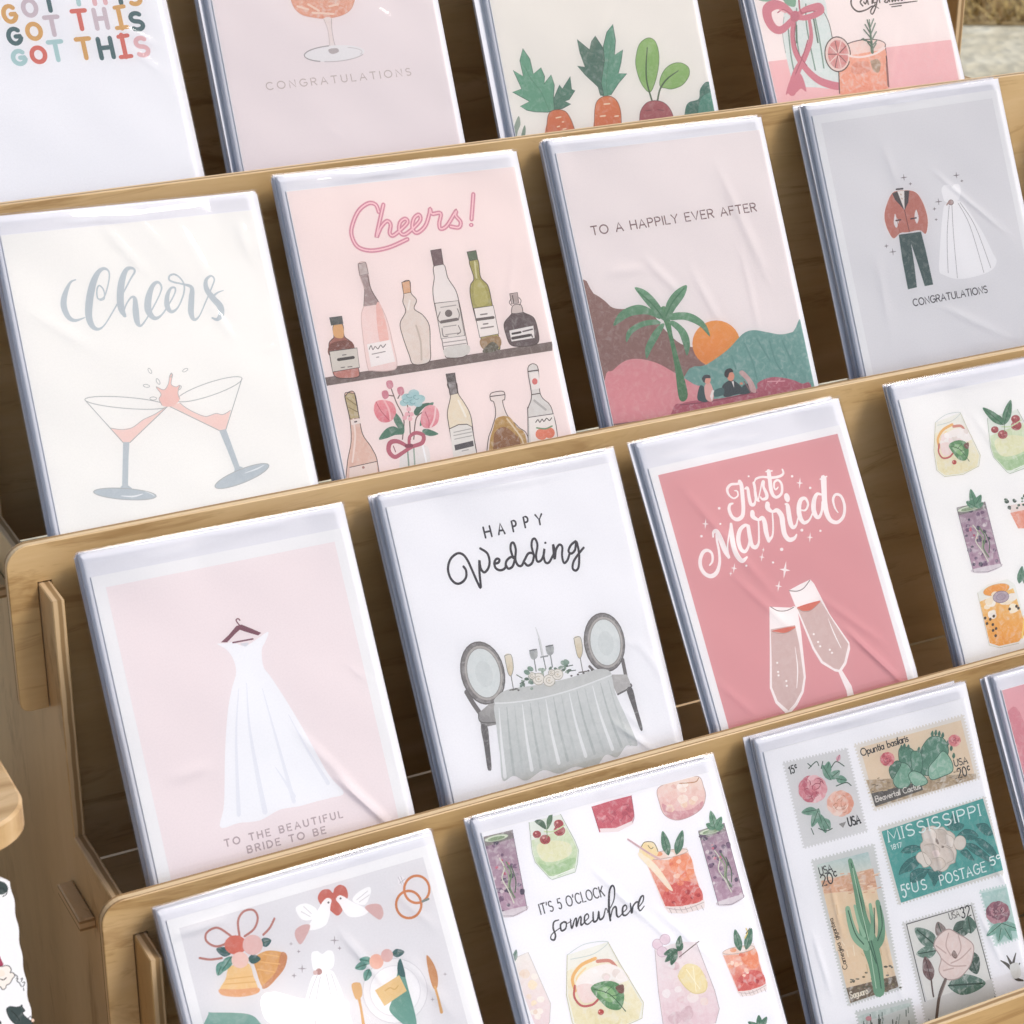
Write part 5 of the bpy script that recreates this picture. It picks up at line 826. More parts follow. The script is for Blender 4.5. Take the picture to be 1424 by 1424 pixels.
def a_bells(a):
    a.full('#e5e4e7', .0046).view(180, 1130, 500); GD, GL = '#dba560', '#eec98d'; TL, DT = '#5f988b', '#2f5f5f'; RD, PK = '#c96a5b', '#e0b9b5'
    for pts in ([(420, 500), (350, 530), (306, 510), (306, 476), (346, 456), (390, 480), (424, 510)], [(436, 490), (430, 430), (452, 392), (490, 386), (508, 416), (494, 460), (456, 490)], [(530, 484), (556, 456), (574, 420)], [(366, 576), (320, 582), (278, 576)]): a.line(pts, '#b87a70', 9)
    a.poly([(398, 610), (470, 596), (492, 650), (510, 706), (474, 724), (404, 726), (356, 708), (380, 660)], GL, .15).poly([(356, 700), (430, 700), (510, 694), (506, 716), (440, 730), (370, 724)], '#e3a878', .2).line([(384, 660), (488, 648)], '#e0b370', 4).line([(374, 680), (500, 670)], '#e0b370', 4)
    a.poly([(520, 556), (560, 546), (620, 560), (618, 600), (580, 660), (540, 696), (520, 680), (500, 620), (490, 580)], GD, .15).poly([(600, 556), (624, 566), (612, 620), (560, 680), (534, 698), (528, 686), (580, 630)], '#c98a5c', .2).ticks([(530, 560, 590, 570), (510, 590, 596, 600), (508, 620, 576, 632)], '#e9bd7c', 4)
    for x, y, L, an, c in ((370, 590, 60, 110, TL), (400, 560, 60, 200, DT), (520, 520, 44, -20, DT), (470, 580, 50, 0, DT), (405, 570, 74, 124, TL)): leaf(a, x, y, L, 18, an, c)
    a.el(420, 524, 44, 38, '#d2705c', 0, .12).el(488, 524, 40, 40, '#e4bfba', 0, .12).el(438, 584, 34, 32, '#efcdc4', 0, .12)
    # doves and heart
    a.poly([(806, 318), (790, 304), (762, 308), (746, 334), (756, 362), (790, 384), (822, 408), (842, 392), (852, 362), (866, 330), (856, 296), (832, 286), (812, 300)], RD, .1)
    W = '#fdfdfd'
    a.poly([(800, 346), (784, 338), (766, 352), (746, 386), (720, 430), (706, 462), (736, 464), (776, 446), (792, 410), (796, 370)], W).poly([(742, 384), (700, 360), (660, 374), (668, 406), (690, 426), (730, 420)], W).poly([(716, 448), (690, 444), (660, 462), (656, 490), (676, 522), (700, 490)], '#d9b3b0', .1).line([(690, 372), (720, 400)], '#d9d6d8', 3).line([(680, 392), (716, 412)], '#d9d6d8', 3)
    a.poly([(818, 344), (830, 328), (848, 332), (880, 352), (930, 376), (946, 392), (920, 410), (876, 414), (852, 396), (834, 366)], W).poly([(884, 350), (900, 320), (940, 296), (956, 300), (952, 330), (930, 366)], W).poly([(932, 376), (960, 362), (994, 366), (1006, 400), (992, 424), (962, 406)], '#d9b3b0', .1).line([(900, 346), (944, 310)], '#d9d6d8', 3).line([(910, 354), (950, 326)], '#d9d6d8', 3).el(788, 356, 4, 4, '#55504f').el(836, 340, 4, 4, '#55504f')
    a.line(oval(1106, 364, 50, 54), '#cd7f4c', 10, True, sm=False).line(oval(1138, 304, 50, 54), '#cd7f4c', 10, True, sm=False).poly([(1064, 256), (1078, 252), (1092, 262), (1086, 284), (1066, 284)], '#f1eff2', .1).ticks([(1064, 256, 1078, 284), (1092, 262, 1070, 280), (1074, 252, 1086, 284)], '#b9b5bb', 2.6).line([(1160, 352), (1184, 342)], '#7b8a83', 9)
    # dress
    a.poly([(722, 556), (744, 548), (764, 560), (784, 546), (806, 552), (812, 590), (796, 620), (736, 628), (722, 594)], W).poly([(736, 640), (796, 624), (822, 660), (850, 740), (880, 900), (640, 900), (690, 760), (716, 670)], W)
    for p in ([(744, 644), (716, 720), (690, 840)], [(756, 650), (740, 740), (736, 840)], [(780, 640), (800, 740), (810, 840)], [(800, 640), (824, 720), (846, 840)]): a.line(p, '#cdc9cd', 2.6)
    a.el(750, 630, 13, 13, '#b98a84', 0, .3).el(736, 634, 9, 9, '#d9b9b4')
    for x, y, r in ((812, 506, 18), (832, 537, 8), (684, 618, 17), (670, 550, 7), (652, 646, 10)): a.spark(x, y, r, '#a39a9f', 5)
    # place setting
    a.el(1052, 706, 128, 128, '#efeef0', 0, 0, ol='#d3d1d5', w=3).el(1052, 706, 100, 100, '#f6f5f7', 0, 0, ol='#dddbdf', w=2.6)
    a.poly([(1070, 580), (1082, 600), (1100, 680), (1136, 820), (1120, 860), (1034, 792), (1040, 740), (1060, 640)], TL, .1).poly([(1062, 600), (1072, 580), (1084, 606), (1092, 650), (1064, 640)], DT).poly([(972, 704), (1068, 644), (1098, 706), (1010, 766)], '#e6c489', .12, sm=False).line([(1012, 706), (1032, 694), (1050, 700), (1064, 686)], '#d0a763', 4)
    for x, y, an, c in ((950, 620, 110, TL), (960, 590, 190, TL), (1040, 560, -10, DT), (940, 600, 160, TL)): leaf(a, x, y, 50, 16, an, c)
    a.el(978, 590, 28, 30, '#edb8a4', 0, .12).el(1020, 566, 24, 26, '#dcb2ae', 0, .12)
    a.line([(898, 690), (916, 770), (930, 860)], '#d9a668', [16, 10, 14]).ticks([(886, 680, 896, 730), (898, 676, 906, 726), (912, 676, 916, 724)], '#d9a668', 6).poly([(880, 680), (914, 676), (922, 720), (908, 740), (892, 732)], '#dcae74')
    a.poly([(1176, 566), (1200, 590), (1220, 640), (1220, 690), (1204, 696), (1186, 640)], '#c98f5c', .1).line([(1210, 690), (1224, 740), (1236, 790)], '#d9a668', [10, 10, 13])
    a.poly([(312, 800), (330, 792), (470, 798), (520, 836), (560, 900), (300, 900)], '#7ba79b', .12)
    for x, y in ((1200, 740), (1250, 640), (640, 520)): a.spark(x, y, 8, '#b5adb2', 4)
def perf(a, quad, c, n1, n2, amp):
    """stamp with a perforated edge"""
    P = []
    for k in range(4):
        p, q = quad[k], quad[(k + 1) % 4]; n = n1 if k % 2 == 0 else n2; dx, dy = q[0] - p[0], q[1] - p[1]; d = math.hypot(dx, dy); nx, ny = dy / d, -dx / d
        for i in range(n):
            for t, e in ((.0, 0), (.25, amp), (.5, amp), (.75, 0)): P.append((p[0] + dx * (i + t) / n - nx * e * .0 + nx * (e - amp * .5), p[1] + dy * (i + t) / n + ny * (e - amp * .5)))
    a.poly(P, c, .06, sm=False)
def rose(a, x, y, r, cols, seed, ol):
    rr = random.Random(seed)
    for i in range(9):
        t = i * .698; a.el(x + r * .58 * math.cos(t), y + r * .55 * math.sin(t), r * .48, r * .4, rr.choice(cols), math.degrees(t) + 90, .45)
    for i in range(6):
        t = i * 1.047 + .4; a.el(x + r * .3 * math.cos(t), y + r * .28 * math.sin(t), r * .36, r * .3, rr.choice(cols), math.degrees(t) + 90, .45)
    a.el(x, y, r * .26, r * .24, cols[0], 0, .3)
    for k in range(11):
        q = rr.uniform(0, 6.28); d = r * rr.uniform(.1, .62); s_ = r * rr.uniform(.16, .34); a.line(oval(x + d * math.cos(q), y + d * .92 * math.sin(q), s_, s_ * .8, rr.uniform(0, 360), 8, 0, rr.uniform(90, 190)), ol, [1, max(2, r * .05), max(2, r * .05), 1], sm=False)
def a_stamps(a):
    a.full('#f8f8fb').view(1024, 930, 400); a.sc = 2.8825; K = '#2c2a29'
    # roses
    perf(a, [(186, 376), (444, 318), (526, 652), (270, 720)], '#dddddd', 20, 26, 8)
    G1, G2 = '#6f9c86', '#3f5c4c'
    for x, y, L, an in ((360, 430, 60, -80), (376, 440, 50, -40), (380, 446, 70, -120), (400, 440, 44, 10), (330, 560, 80, 110), (330, 580, 84, 70), (320, 566, 60, 170), (350, 600, 50, 60)): leaf(a, x, y, L, 16, an, G1, G2)
    for p in ([(290, 400), (320, 372), (330, 388)], [(300, 392), (286, 380)], [(340, 400), (346, 372)], [(380, 396), (400, 372), (432, 390)], [(400, 470), (440, 456), (460, 468)], [(330, 640), (360, 650), (384, 640)], [(300, 640), (310, 664)]): a.line(p, G2, 4)
    leaf(a, 404, 372, 30, 8, -70, '#d9a0ac', '#8f5f6f')
    rose(a, 306, 482, 60, ['#d98a94', '#e6aab0', '#f0c9cb', '#c9707f'], 3, '#a8505f'); rose(a, 416, 540, 56, ['#ecb9a4', '#f3d0c0', '#e7a890', '#f6ddd0'], 5, '#c9907a')
    a.text("15¢", 216, 422, 246, 412, 28, K, 5, .3, .1).text('USA', 452, 632, 498, 618, 32, K, 6, .2, .1); a.poly([(410, 622), (440, 612), (428, 638)], '#8d8a86', .2, False)
    # opuntia
    perf(a, [(472, 304), (910, 184), (976, 440), (552, 570)], '#e6e1d9', 34, 20, 8)
    a.poly([(496, 316), (900, 206), (958, 436), (560, 552)], '#e7d3b8', .1, sm=False).poly([(520, 446), (960, 420), (962, 440), (560, 556)], '#b9a488', .6, sm=False).poly([(540, 500), (740, 452), (748, 486), (556, 552)], '#5b5650', .15, sm=False)
    rr = random.Random(9)
    for i in range(60): x = rr.uniform(525, 900); y = 470 + rr.uniform(-28, 30) - (x - 525) * .12; a.line([(x, y), (x + rr.uniform(6, 16), y - 3)], rr.choice(['#8d7a5f', '#a3906f', '#6f6350', '#cdb994']), 3)
    C1, C2, CK = '#7fae97', '#94bfa9', '#3f6a58'
    for pts, c in (([(742, 420), (736, 340), (760, 290), (790, 270), (830, 280), (850, 320), (840, 360), (800, 420)], '#5f917b'), ([(650, 340), (660, 316), (700, 320), (730, 360), (740, 420), (700, 430), (660, 390)], '#5d8f79'), ([(700, 340), (716, 330), (740, 340), (744, 400), (720, 430), (704, 400)], '#6a9c85'), ([(770, 400), (800, 360), (830, 330), (862, 370), (866, 410), (830, 430), (780, 444)], C2), ([(628, 440), (640, 390), (664, 376), (692, 390), (704, 430), (690, 470), (656, 480), (634, 466)], C1), ([(690, 430), (706, 410), (740, 420), (766, 450), (752, 466), (712, 468)], C2), ([(612, 400), (640, 370), (660, 380), (640, 420), (624, 440)], '#4f7d68')): a.poly(pts, c, .4).line(pts, CK, 3, True)
    for x, y in ((660, 318), (672, 312), (688, 316), (730, 326), (742, 330), (784, 262), (798, 258), (812, 262), (826, 268), (846, 300), (860, 320), (870, 350)): leaf(a, x, y + 10, 24, 6, -85, '#4f7d68', CK)
    rose(a, 605, 362, 30, ['#d9787f', '#e69a9c', '#c9606a'], 7, '#a8485a'); rose(a, 874, 288, 26, ['#e08d90', '#eba9a6', '#d0707a'], 8, '#b05a66')
    a.text('Opuntia basilaris', 502, 350, 690, 290, 26, K, 4.2, .16)
    a.text('USA', 876, 392, 928, 378, 24, K, 4, .2, .1).text('20¢', 890, 438, 940, 424, 34, K, 5, .2, .08).text('Beavertail Cactus', 560, 534, 738, 480, 21, '#e6e1d9', 3.4, .16)
    # mississippi
    perf(a, [(566, 636), (998, 512), (1084, 820), (648, 946)], '#dedbd6', 32, 24, 8)
    a.poly([(582, 652), (988, 520), (1072, 806), (660, 938)], '#4ba19a', .12, sm=False, c2='#52a69f')
    LF, LD = '#2f7672', '#1f5f5c'; a.view(1200, 1100, 224)
    for pts in ([(335, 542), (372, 500), (450, 478), (512, 500), (450, 545), (390, 552)], [(318, 738), (340, 670), (400, 604), (480, 570), (500, 640), (440, 700), (370, 722)], [(415, 790), (426, 720), (500, 684), (570, 700), (545, 764), (470, 806), (430, 812)], [(560, 690), (640, 706), (672, 750), (630, 846), (600, 780)], [(742, 310), (776, 250), (800, 196), (836, 268), (896, 300), (862, 344), (790, 350)], [(836, 392), (900, 340), (976, 352), (1020, 400), (960, 436), (890, 420)], [(860, 540), (920, 520), (984, 610), (930, 600)], [(900, 470), (980, 470), (1100, 560), (1160, 640), (1060, 600), (960, 540)], [(1000, 300), (1090, 290), (1150, 380), (1080, 390)], [(640, 700), (690, 716), (680, 780), (640, 790)], [(980, 420), (1060, 430), (1150, 500), (1190, 590), (1090, 540)]):
        a.poly(pts, LF, .35).line(pts[:len(pts) // 2 + 1], LD, 5)
    for p in ([(340, 540), (420, 520), (500, 505)], [(326, 730), (400, 660), (480, 590)], [(430, 790), (490, 740), (560, 705)], [(800, 210), (800, 300), (780, 340)], [(850, 390), (930, 380), (1010, 400)], [(910, 475), (1020, 540), (1150, 630)]): a.line(p, '#4f938c', 5)
    PT, PD = '#ddd2c8', '#b3a598'
    body = [(524, 334), (570, 320), (622, 308), (664, 326), (706, 318), (740, 350), (770, 356), (812, 398), (800, 450), (812, 500), (826, 540), (816, 610), (812, 632), (770, 650), (742, 690), (700, 712), (660, 700), (632, 708), (596, 664), (560, 640), (530, 560), (506, 480), (530, 440), (520, 390)]
    a.poly(body, PT, .3).el(856, 458, 54, 64, '#e2d8ce', 10, .25, ol=PD, w=4)
    lobe = [(468, 580), (500, 540), (548, 550), (600, 616), (592, 656), (540, 676), (516, 650), (484, 622)]
    a.poly(lobe, '#e9e0d6', .2).line(lobe, PD, 5, True).line(body, PD, 5, True)
    for pts, c in (([(540, 350), (600, 330), (650, 380), (640, 450), (580, 460), (540, 420)], '#e6dcd3'), ([(660, 340), (720, 350), (760, 420), (720, 470), (670, 430)], '#d3c7bc'), ([(740, 380), (800, 420), (790, 500), (740, 480)], '#e3d9d0'), ([(540, 480), (620, 470), (680, 520), (640, 600), (570, 580)], '#d6cabf'), ([(690, 480), (780, 520), (800, 600), (740, 640), (690, 580)], '#e0d5cb'), ([(610, 600), (690, 590), (730, 650), (680, 700), (630, 680)], '#d9cdc2')): a.poly(pts, c, .35).line(pts[:4], PD, 4)
    a.poly([(640, 420), (660, 430), (670, 470), (650, 460)], '#85756c', .3).el(704, 494, 12, 10, '#8f8076').poly([(610, 540), (650, 520), (680, 560), (640, 590)], '#e9d9d3', .3)
    a.view(1024, 930, 400); a.sc = 2.8825
    T = '#eaf5f3'
    a.text('MISSISSIPPI', 612, 694, 978, 588, 42, T, 5.5, .3, .1).text('US', 708, 896, 764, 882, 36, T, 5, .4, .1).text('POSTAGE', 820, 868, 1000, 812, 36, T, 5, .3, .1).text('5¢', 668, 918, 700, 908, 46, T, 6, .2).text('1817', 622, 726, 664, 714, 18, T, 3, .3)
    a.text('5¢', 1020, 790, 1060, 776, 30, T, 5, .2)
    # saguaro
    perf(a, [(300, 768), (552, 702), (664, 1284), (448, 1352)], '#d6d8d6', 18, 44, 8)
    a.poly([(322, 786), (528, 734), (648, 1274), (456, 1340)], '#ead2b2', .15, sm=False).poly([(322, 786), (528, 734), (544, 800), (336, 852)], '#b9d0cf', .3, sm=False, c2='#dfe0d4').poly([(340, 850), (548, 800), (566, 884), (352, 900)], '#dfb495', .6, sm=False).poly([(440, 1280), (640, 1230), (650, 1276), (458, 1340)], '#776650', .6, sm=False)
    for i in range(40): x = rr.uniform(350, 560); y = rr.uniform(820, 900); a.line([(x, y), (x + rr.uniform(10, 26), y - rr.uniform(-2, 8))], rr.choice(['#c9957a', '#e3b99b', '#d9a98a', '#f0d8bf']), 4)
    for i in range(26): y = rr.uniform(920, 1230); x = 350 + (y - 900) * .22 + rr.uniform(0, 190); a.line([(x, y), (x + rr.uniform(2, 14), y + rr.uniform(10, 40))], rr.choice(['#f3e3cb', '#dcc09a', '#e9d2b3']), 5)
    for i in range(40): y = rr.uniform(1200, 1300); x = 450 + (y - 1200) * .18 + rr.uniform(0, 190); a.el(x, y - (x - 450) * .2 + 24, rr.uniform(4, 9), rr.uniform(3, 5), rr.choice(['#6f6a4e', '#8d8260', '#5a5642']), 0, .4)
    SG, SK = '#6f9f80', '#3f6a52'
    a.line([(456, 770), (474, 840), (492, 920), (506, 1000), (530, 1090), (556, 1180), (572, 1290)], SG, [20, 28, 36, 44, 70, 60, 50]).line([(446, 962), (458, 1020), (480, 1076), (520, 1110)], '#8fb99b', [22, 28, 36, 40]).line([(566, 936), (580, 1010), (578, 1080), (548, 1120)], SG, [20, 28, 34, 40]).line([(536, 946), (546, 1020), (540, 1080)], '#86b394', [14, 18, 22]).line([(474, 950), (492, 1020), (512, 1070)], '#9cc4a6', [10, 14, 16])
    for p in ([(460, 780), (498, 930), (520, 1060), (560, 1180)], [(448, 970), (476, 1060), (510, 1104)], [(576, 950), (584, 1030), (566, 1090)], [(540, 1090), (566, 1190), (580, 1280)], [(552, 960), (554, 1060)]): a.line(p, SK, 5)
    for p in ([(466, 800), (500, 960), (530, 1090)], [(536, 1130), (560, 1280)]): a.line(p, '#b4d3b6', 4)
    a.text('USA', 336, 828, 386, 812, 28, K, 4.5, .2, .1).text('20¢', 344, 872, 408, 852, 40, K, 5.5, .2, .08).text('Carnegiea gigantea', 446, 1200, 386, 1000, 20, '#5f4f3c', 3.4, .16).text('Saguaro', 458, 1322, 528, 1302, 24, '#efe6d4', 4, .16)
    # magnolia
    perf(a, [(664, 1018), (950, 938), (1058, 1380), (770, 1460)], '#d9d9d7', 22, 34, 8)
    a.poly([(682, 1024), (940, 948), (1040, 1330), (1060, 1424), (790, 1424)], '#e6e5e0', .08, sm=False).line([(682, 1024), (940, 948), (1040, 1320), (1070, 1440), (796, 1500), (682, 1024)], '#4a4745', 4, sm=False)
    MG = '#5f7f70'
    for x, y, L, w, an, c in ((800, 1110, 110, 30, -140, MG), (830, 1080, 70, 22, -110, '#8d7f7a'), (870, 1060, 90, 30, -30, '#4f6a5c'), (930, 1130, 100, 30, 70, '#3f5a4c'), (850, 1270, 150, 40, -4, MG), (800, 1130, 80, 24, 170, '#6f8f80'), (940, 1060, 70, 26, -100, '#5a7a6a')): leaf(a, x, y, L, w, an, c, '#2f4a3c', .5)
    leaf(a, 780, 1250, 100, 22, -104, '#7a5a58', '#4a3434', .4); a.line([(780, 1240), (786, 1290), (790, 1314)], '#5f4a44', 7)
    a.poly([(792, 1110), (810, 1070), (850, 1044), (890, 1064), (920, 1080), (950, 1110), (946, 1160), (930, 1200), (890, 1240), (840, 1244), (812, 1210), (820, 1160)], '#ead9d3', .3).line([(792, 1110), (810, 1070), (850, 1044), (890, 1064), (920, 1080), (950, 1110), (946, 1160), (930, 1200), (890, 1240), (840, 1244), (812, 1210), (820, 1160)], '#b59d98', 4, True)
    for p in ([(850, 1060), (840, 1110), (860, 1150)], [(890, 1070), (900, 1120), (880, 1160)], [(940, 1120), (900, 1160), (860, 1180)], [(820, 1160), (860, 1190), (920, 1190)], [(830, 1210), (870, 1200)], [(800, 1110), (840, 1140)]): a.line(p, '#c9b0aa', 5)
    a.poly([(862, 1146), (872, 1128), (886, 1150), (876, 1162)], '#8a7068', .3).line([(838, 1246), (814, 1310), (804, 1400), (800, 1500)], '#6a5a52', 13).line([(842, 1250), (820, 1310)], '#a3938a', 4)
    a.text('USA', 856, 1006, 896, 992, 24, '#6f6a66', 3.6, .2).text('32', 904, 1000, 940, 988, 38, K, 5, .24)
    # right edge stamps and the one running off the bottom
    perf(a, [(974, 890), (1150, 850), (1210, 1060), (1036, 1112)], '#cfe0dc', 14, 16, 8); a.poly([(982, 900), (1150, 860), (1200, 1056), (1044, 1100)], '#b5d3cd', .35, sm=False); rose(a, 1048, 978, 50, ['#a8707c', '#8f5a6a', '#c08d96'], 12, '#6f4452')
    for an in (60, 100, 20, 140): leaf(a, 1064, 1020, 80, 16, an, '#7fae9f')
    for p in ([(1060, 1170), (1090, 1190), (1110, 1220)], [(1084, 1150), (1100, 1180)], [(1120, 1140), (1110, 1190), (1130, 1230)], [(1136, 1180), (1120, 1210)], [(1100, 1200), (1120, 1240), (1150, 1250)]): a.line(p, '#55504a', [4, 13, 6])
    a.poly([(1096, 1190), (1130, 1180), (1140, 1230), (1110, 1240)], '#e3e3de', .3)
    perf(a, [(476, 1374), (700, 1320), (760, 1560), (530, 1620)], '#cfd3d0', 16, 18, 8); a.poly([(486, 1390), (696, 1338), (740, 1560), (530, 1600)], '#c3cfc9', .6, sm=False)
    for i in range(22): x = rr.uniform(500, 700); y = 1400 - (x - 500) * .2 + rr.uniform(-10, 50); a.line([(x, y), (x + rr.uniform(-6, 6), y + rr.uniform(14, 40))], rr.choice(['#6f7f78', '#8d9a92', '#55605a', '#a3aea8']), 5)
    a.el(530, 1402, 12, 10, '#c98a8f', 0, .4)
def a_pink_edge(a):
    a.full('#e8aeb4').view(1384, 920, 40)
    a.poly([(-200, 5000), (600, 2500), (1424, 3000), (3000, 9000)], '#d98f99', .2)
stack('00', 'white card with colourful GOT THIS letters, top row beside the blush coupe glass card', 'colourful GOT THIS cards', a_got, ridges=[(150, 30, 235, 70, 1.8, .3), (170, 60, 240, 110, 1.6, .24)])
stack('01', 'blush card with a peach coupe glass above the word CONGRATULATIONS', 'blush coupe glass cards', a_congrats_glass, ridges=[(520, 10, 550, 30, .9, .3), (455, 175, 480, 195, .9, .3)])
stack('02', 'cream card with carrots and a radish growing, top row', 'carrot and radish cards', a_carrots, ridges=[(860, 0, 800, 120, 2.5, .5), (930, 30, 860, 150, 2.5, .5), (960, 80, 900, 160, 2, .4)])
stack('03', 'pink card with a bow-tied vase and a citrus drink, top right', 'bow-tied vase and citrus drink cards', a_pink_drink, ridges=[(1255, 30, 1235, 140, 3, .6), (1300, 20, 1290, 100, 3, .6)])
stack('10', 'off-white card with silver Cheers script and two clinking martini glasses', 'silver Cheers cards', a_cheers, ridges=[(130, 300, 215, 390, 2.4, .34), (185, 298, 235, 350, 1.4, .2), (240, 300, 300, 400, 2.0, .26), (330, 300, 348, 360, 2.6, .36), (30, 425, 140, 490, 3.0, .34), (290, 420, 330, 480, 1.6, .4), (365, 490, 385, 480, 1, .4)], gl=0)
stack('11', 'pink card with neon Cheers! lettering over shelves of bottles', 'neon Cheers bottle cards', a_bar, ridges=[(600, 500, 560, 590, 2, .5), (690, 500, 640, 610, 2, .5), (720, 330, 700, 480, 2, .4), (440, 245, 590, 235, 1.5, .6)], n=6)
stack('12', 'mauve card reading TO A HAPPILY EVER AFTER above a palm and sunset', 'TO A HAPPILY EVER AFTER cards', a_happily, ridges=[(995, 220, 1075, 400, 3.2, .8), (890, 350, 960, 420, 2.4, .6), (840, 380, 900, 370, 2.6, .5), (960, 370, 1010, 460, 2.4, .6), (1030, 340, 1060, 470, 2, .5)])
stack('13', 'grey card with a terracotta tuxedo and a white wedding dress', 'tuxedo and wedding dress cards', a_suit_dress, ridges=[(1290, 230, 1410, 330, 1.8, .6), (1230, 200, 1250, 260, 3, .5), (1220, 350, 1240, 470, 3, .5), (1300, 420, 1410, 470, 2, .5)], gl=1)
stack('20', 'pale pink card with a white bridal gown on a hanger', 'bridal gown cards', a_bride, ridges=[(462, 1072, 556, 1156, 3.2, 1.5), (400, 1000, 520, 1120, 2.2, .7), (230, 1085, 300, 1060, 3, .6), (480, 920, 520, 950, 1.2, .4)], gl=1)
stack('21', 'white card with black HAPPY Wedding lettering and a draped dinner table', 'HAPPY Wedding table cards', a_table, ridges=[(850, 1000, 915, 1044, 1.8, 1.0), (866, 985, 906, 1020, 1.0, .6), (880, 880, 940, 960, 2, .5), (840, 880, 900, 900, 1.2, .4), (560, 690, 800, 660, 1.4, .5)], gl=2)
stack('22', 'coral pink card with white Just Married lettering and two champagne flutes', 'coral Just Married cards', a_married, ridges=[(1172, 868, 1266, 956, 2.8, 1.3), (940, 665, 1090, 840, 2.6, .7), (1010, 790, 1120, 890, 2, .6), (1130, 820, 1240, 900, 2, .6), (990, 940, 1060, 1000, 2, .5), (1120, 660, 1150, 720, 2, .4)], gl=1, n=5)
stack('23', 'cream card printed with watercolour cocktails at the right edge of the third row', 'watercolour cocktail cards', a_cocktails, ridges=[(1350, 570, 1400, 640, 2.2, .5), (1270, 720, 1310, 860, 2, .4)], n=5)
stack('30', 'grey card with bells, doves, rings and a place setting, bottom row', 'wedding bells and doves cards', a_bells, ridges=[(240, 1300, 320, 1275, 2.6, .9), (470, 1290, 540, 1370, 2.6, .9), (560, 1320, 640, 1420, 2.6, .8), (540, 1230, 620, 1300, 1.6, .5), (230, 1462, 600, 1464, 25, 14.5)], gl=2)
stack('31', 'white card reading IT\'S 5 O\'CLOCK somewhere among painted drinks', 'IT\'S 5 O\'CLOCK somewhere cards', a_five, ridges=[(820, 1200, 900, 1280, 1.4, .7), (850, 1230, 960, 1330, 1.3, .7), (900, 1250, 1010, 1350, 1.3, .6), (960, 1130, 1050, 1240, 1.2, .6), (980, 1180, 1040, 1260, 1.0, .5), (910, 1300, 960, 1360, 1.2, .5), (1000, 1310, 1060, 1390, 1.2, .5)], gl=7, n=4)
stack('32', 'white card of vintage postage stamps with cacti and flowers', 'postage stamp cards', a_stamps, ridges=[(1285, 1120, 1320, 1240, 1.4, .8), (1310, 1140, 1345, 1230, 1.2, .7), (1345, 1150, 1410, 1240, 1.4, .8), (1150, 1200, 1175, 1310, 1.6, .8), (1180, 1210, 1240, 1320, 1.6, .7), (1130, 1290, 1160, 1390, 1.6, .7), (1230, 1300, 1260, 1400, 1.6, .6), (1360, 1260, 1400, 1350, 1.4, .7)], gl=8, n=6)
stack('33', 'plain pink card cut off by the right edge of the bottom row', 'pink cards at the bottom right', a_pink_edge, ridges=[(1400, 1000, 1424, 1080, 2, .5)], n=6)

# ------------------------------------------------------------------ neighbouring stand on the left
def ray(px, py): return (rt * ((px - 712) / FPX) + dn * ((py - 712) / FPX) + fw)
def hit(px, py, ax, val):
    d = ray(px, py); return CAM_POS + d * ((val - CAM_POS[ax]) / d[ax])
c0 = hit(38, 1128, 0, .022)
stand = empty('side_stand', Matrix.Translation(OFF + Vector((-.15, c0.y + .1, -.70))), label='pine stand with rounded shelf boards at the left edge', cat='display stand')
SO = Vector((-.15, c0.y + .1, -.70)); rr_ = .022
def shelf_board(z, xr, yf, th, nm):
    poly = [(-.36, yf), ] + arc(xr - rr_, yf + rr_, rr_, 270, 360, 10) + arc(xr - rr_, yf + .30, rr_, 0, 90, 8) + [(-.36, yf + .30 + rr_)]
    return prism(nm, poly, 2, z - th, z, [M_pine, M_pine], stand, SO, .0012)
shelf_board(c0.z, .0235, c0.y - .006, .0125, 'shelf')
s0 = hit(14, 1228, 0, .012)
shelf_board(s0.z - .165, .03, s0.y - .16, .0105, 'shelf')
prism('upright', [(c0.y - .12, -.70), (c0.y + .30, -.70), (c0.y + .30, c0.z + .05), (c0.y + .1, c0.z + .05)], 0, -.372, -.3605, [M_pine, M_pine], stand, SO, .001)
class Sheet(Card):
    def __init__(s):
        l = R_(22); s.e1 = Vector((1, 0, 0)); s.e2 = Vector((0, math.sin(l), math.cos(l))); s.n = s.e1.cross(s.e2)
        s.T = s0; s.W = .16; s.H = .1655 / s.e2.z; s.O = s0 - s.e2 * s.H - s.e1 * .16; s.k = 0; s.vb = .001; s.row = 0
        s.M = Matrix((s.e1, s.e2, s.n)).transposed().to_4x4(); s.M.translation = s.O + OFF
sc_ = Sheet()
pouch = empty('printed_pouch', sc_.M, label='white printed pouch with black ink doodles, at the left edge under the pine shelf', cat='pouch')
edge = [sc_.uv(x, y) for x, y in ((14, 1226), (18, 1246), (22, 1270), (25, 1290), (28, 1312), (31, 1334), (35, 1356), (38, 1380), (42, 1402), (45, 1424), (50, 1450), (56, 1480))]
edge = [p for p in edge if p[1] > .004]
edge = crv(edge, k=4); pr = [(0, .0004)] + [(edge[-1][0] + .001, .0004)] + list(reversed([(u + .0003 * math.sin(v * 560), v) for u, v in edge])) + [(edge[0][0] - .003, edge[0][1] + .0022), (edge[0][0] - .008, edge[0][1] + .003), (0, edge[0][1] + .003)]
tr = tessellate_polygon([[Vector((p[0] * 1000, p[1] * 1000, 0)) for p in pr]]); nP = len(pr)
obj('fabric_panel', mesh('fabric_panel', [(*p, 0) for p in pr] + [(*p, -.006) for p in pr], [tuple(t) for t in tr] + [tuple(nP + i for i in reversed(t)) for t in tr] + [(i, (i + 1) % nP, nP + (i + 1) % nP, nP + i) for i in range(nP)], paper('white cotton', (.80, .80, .82))), pouch)
a = Art(sc_); a.win = (0, .0006, .16, sc_.H + .01); a.view(0, 1144, 280); K = '#26292c'; DG = '#3d4a4a'
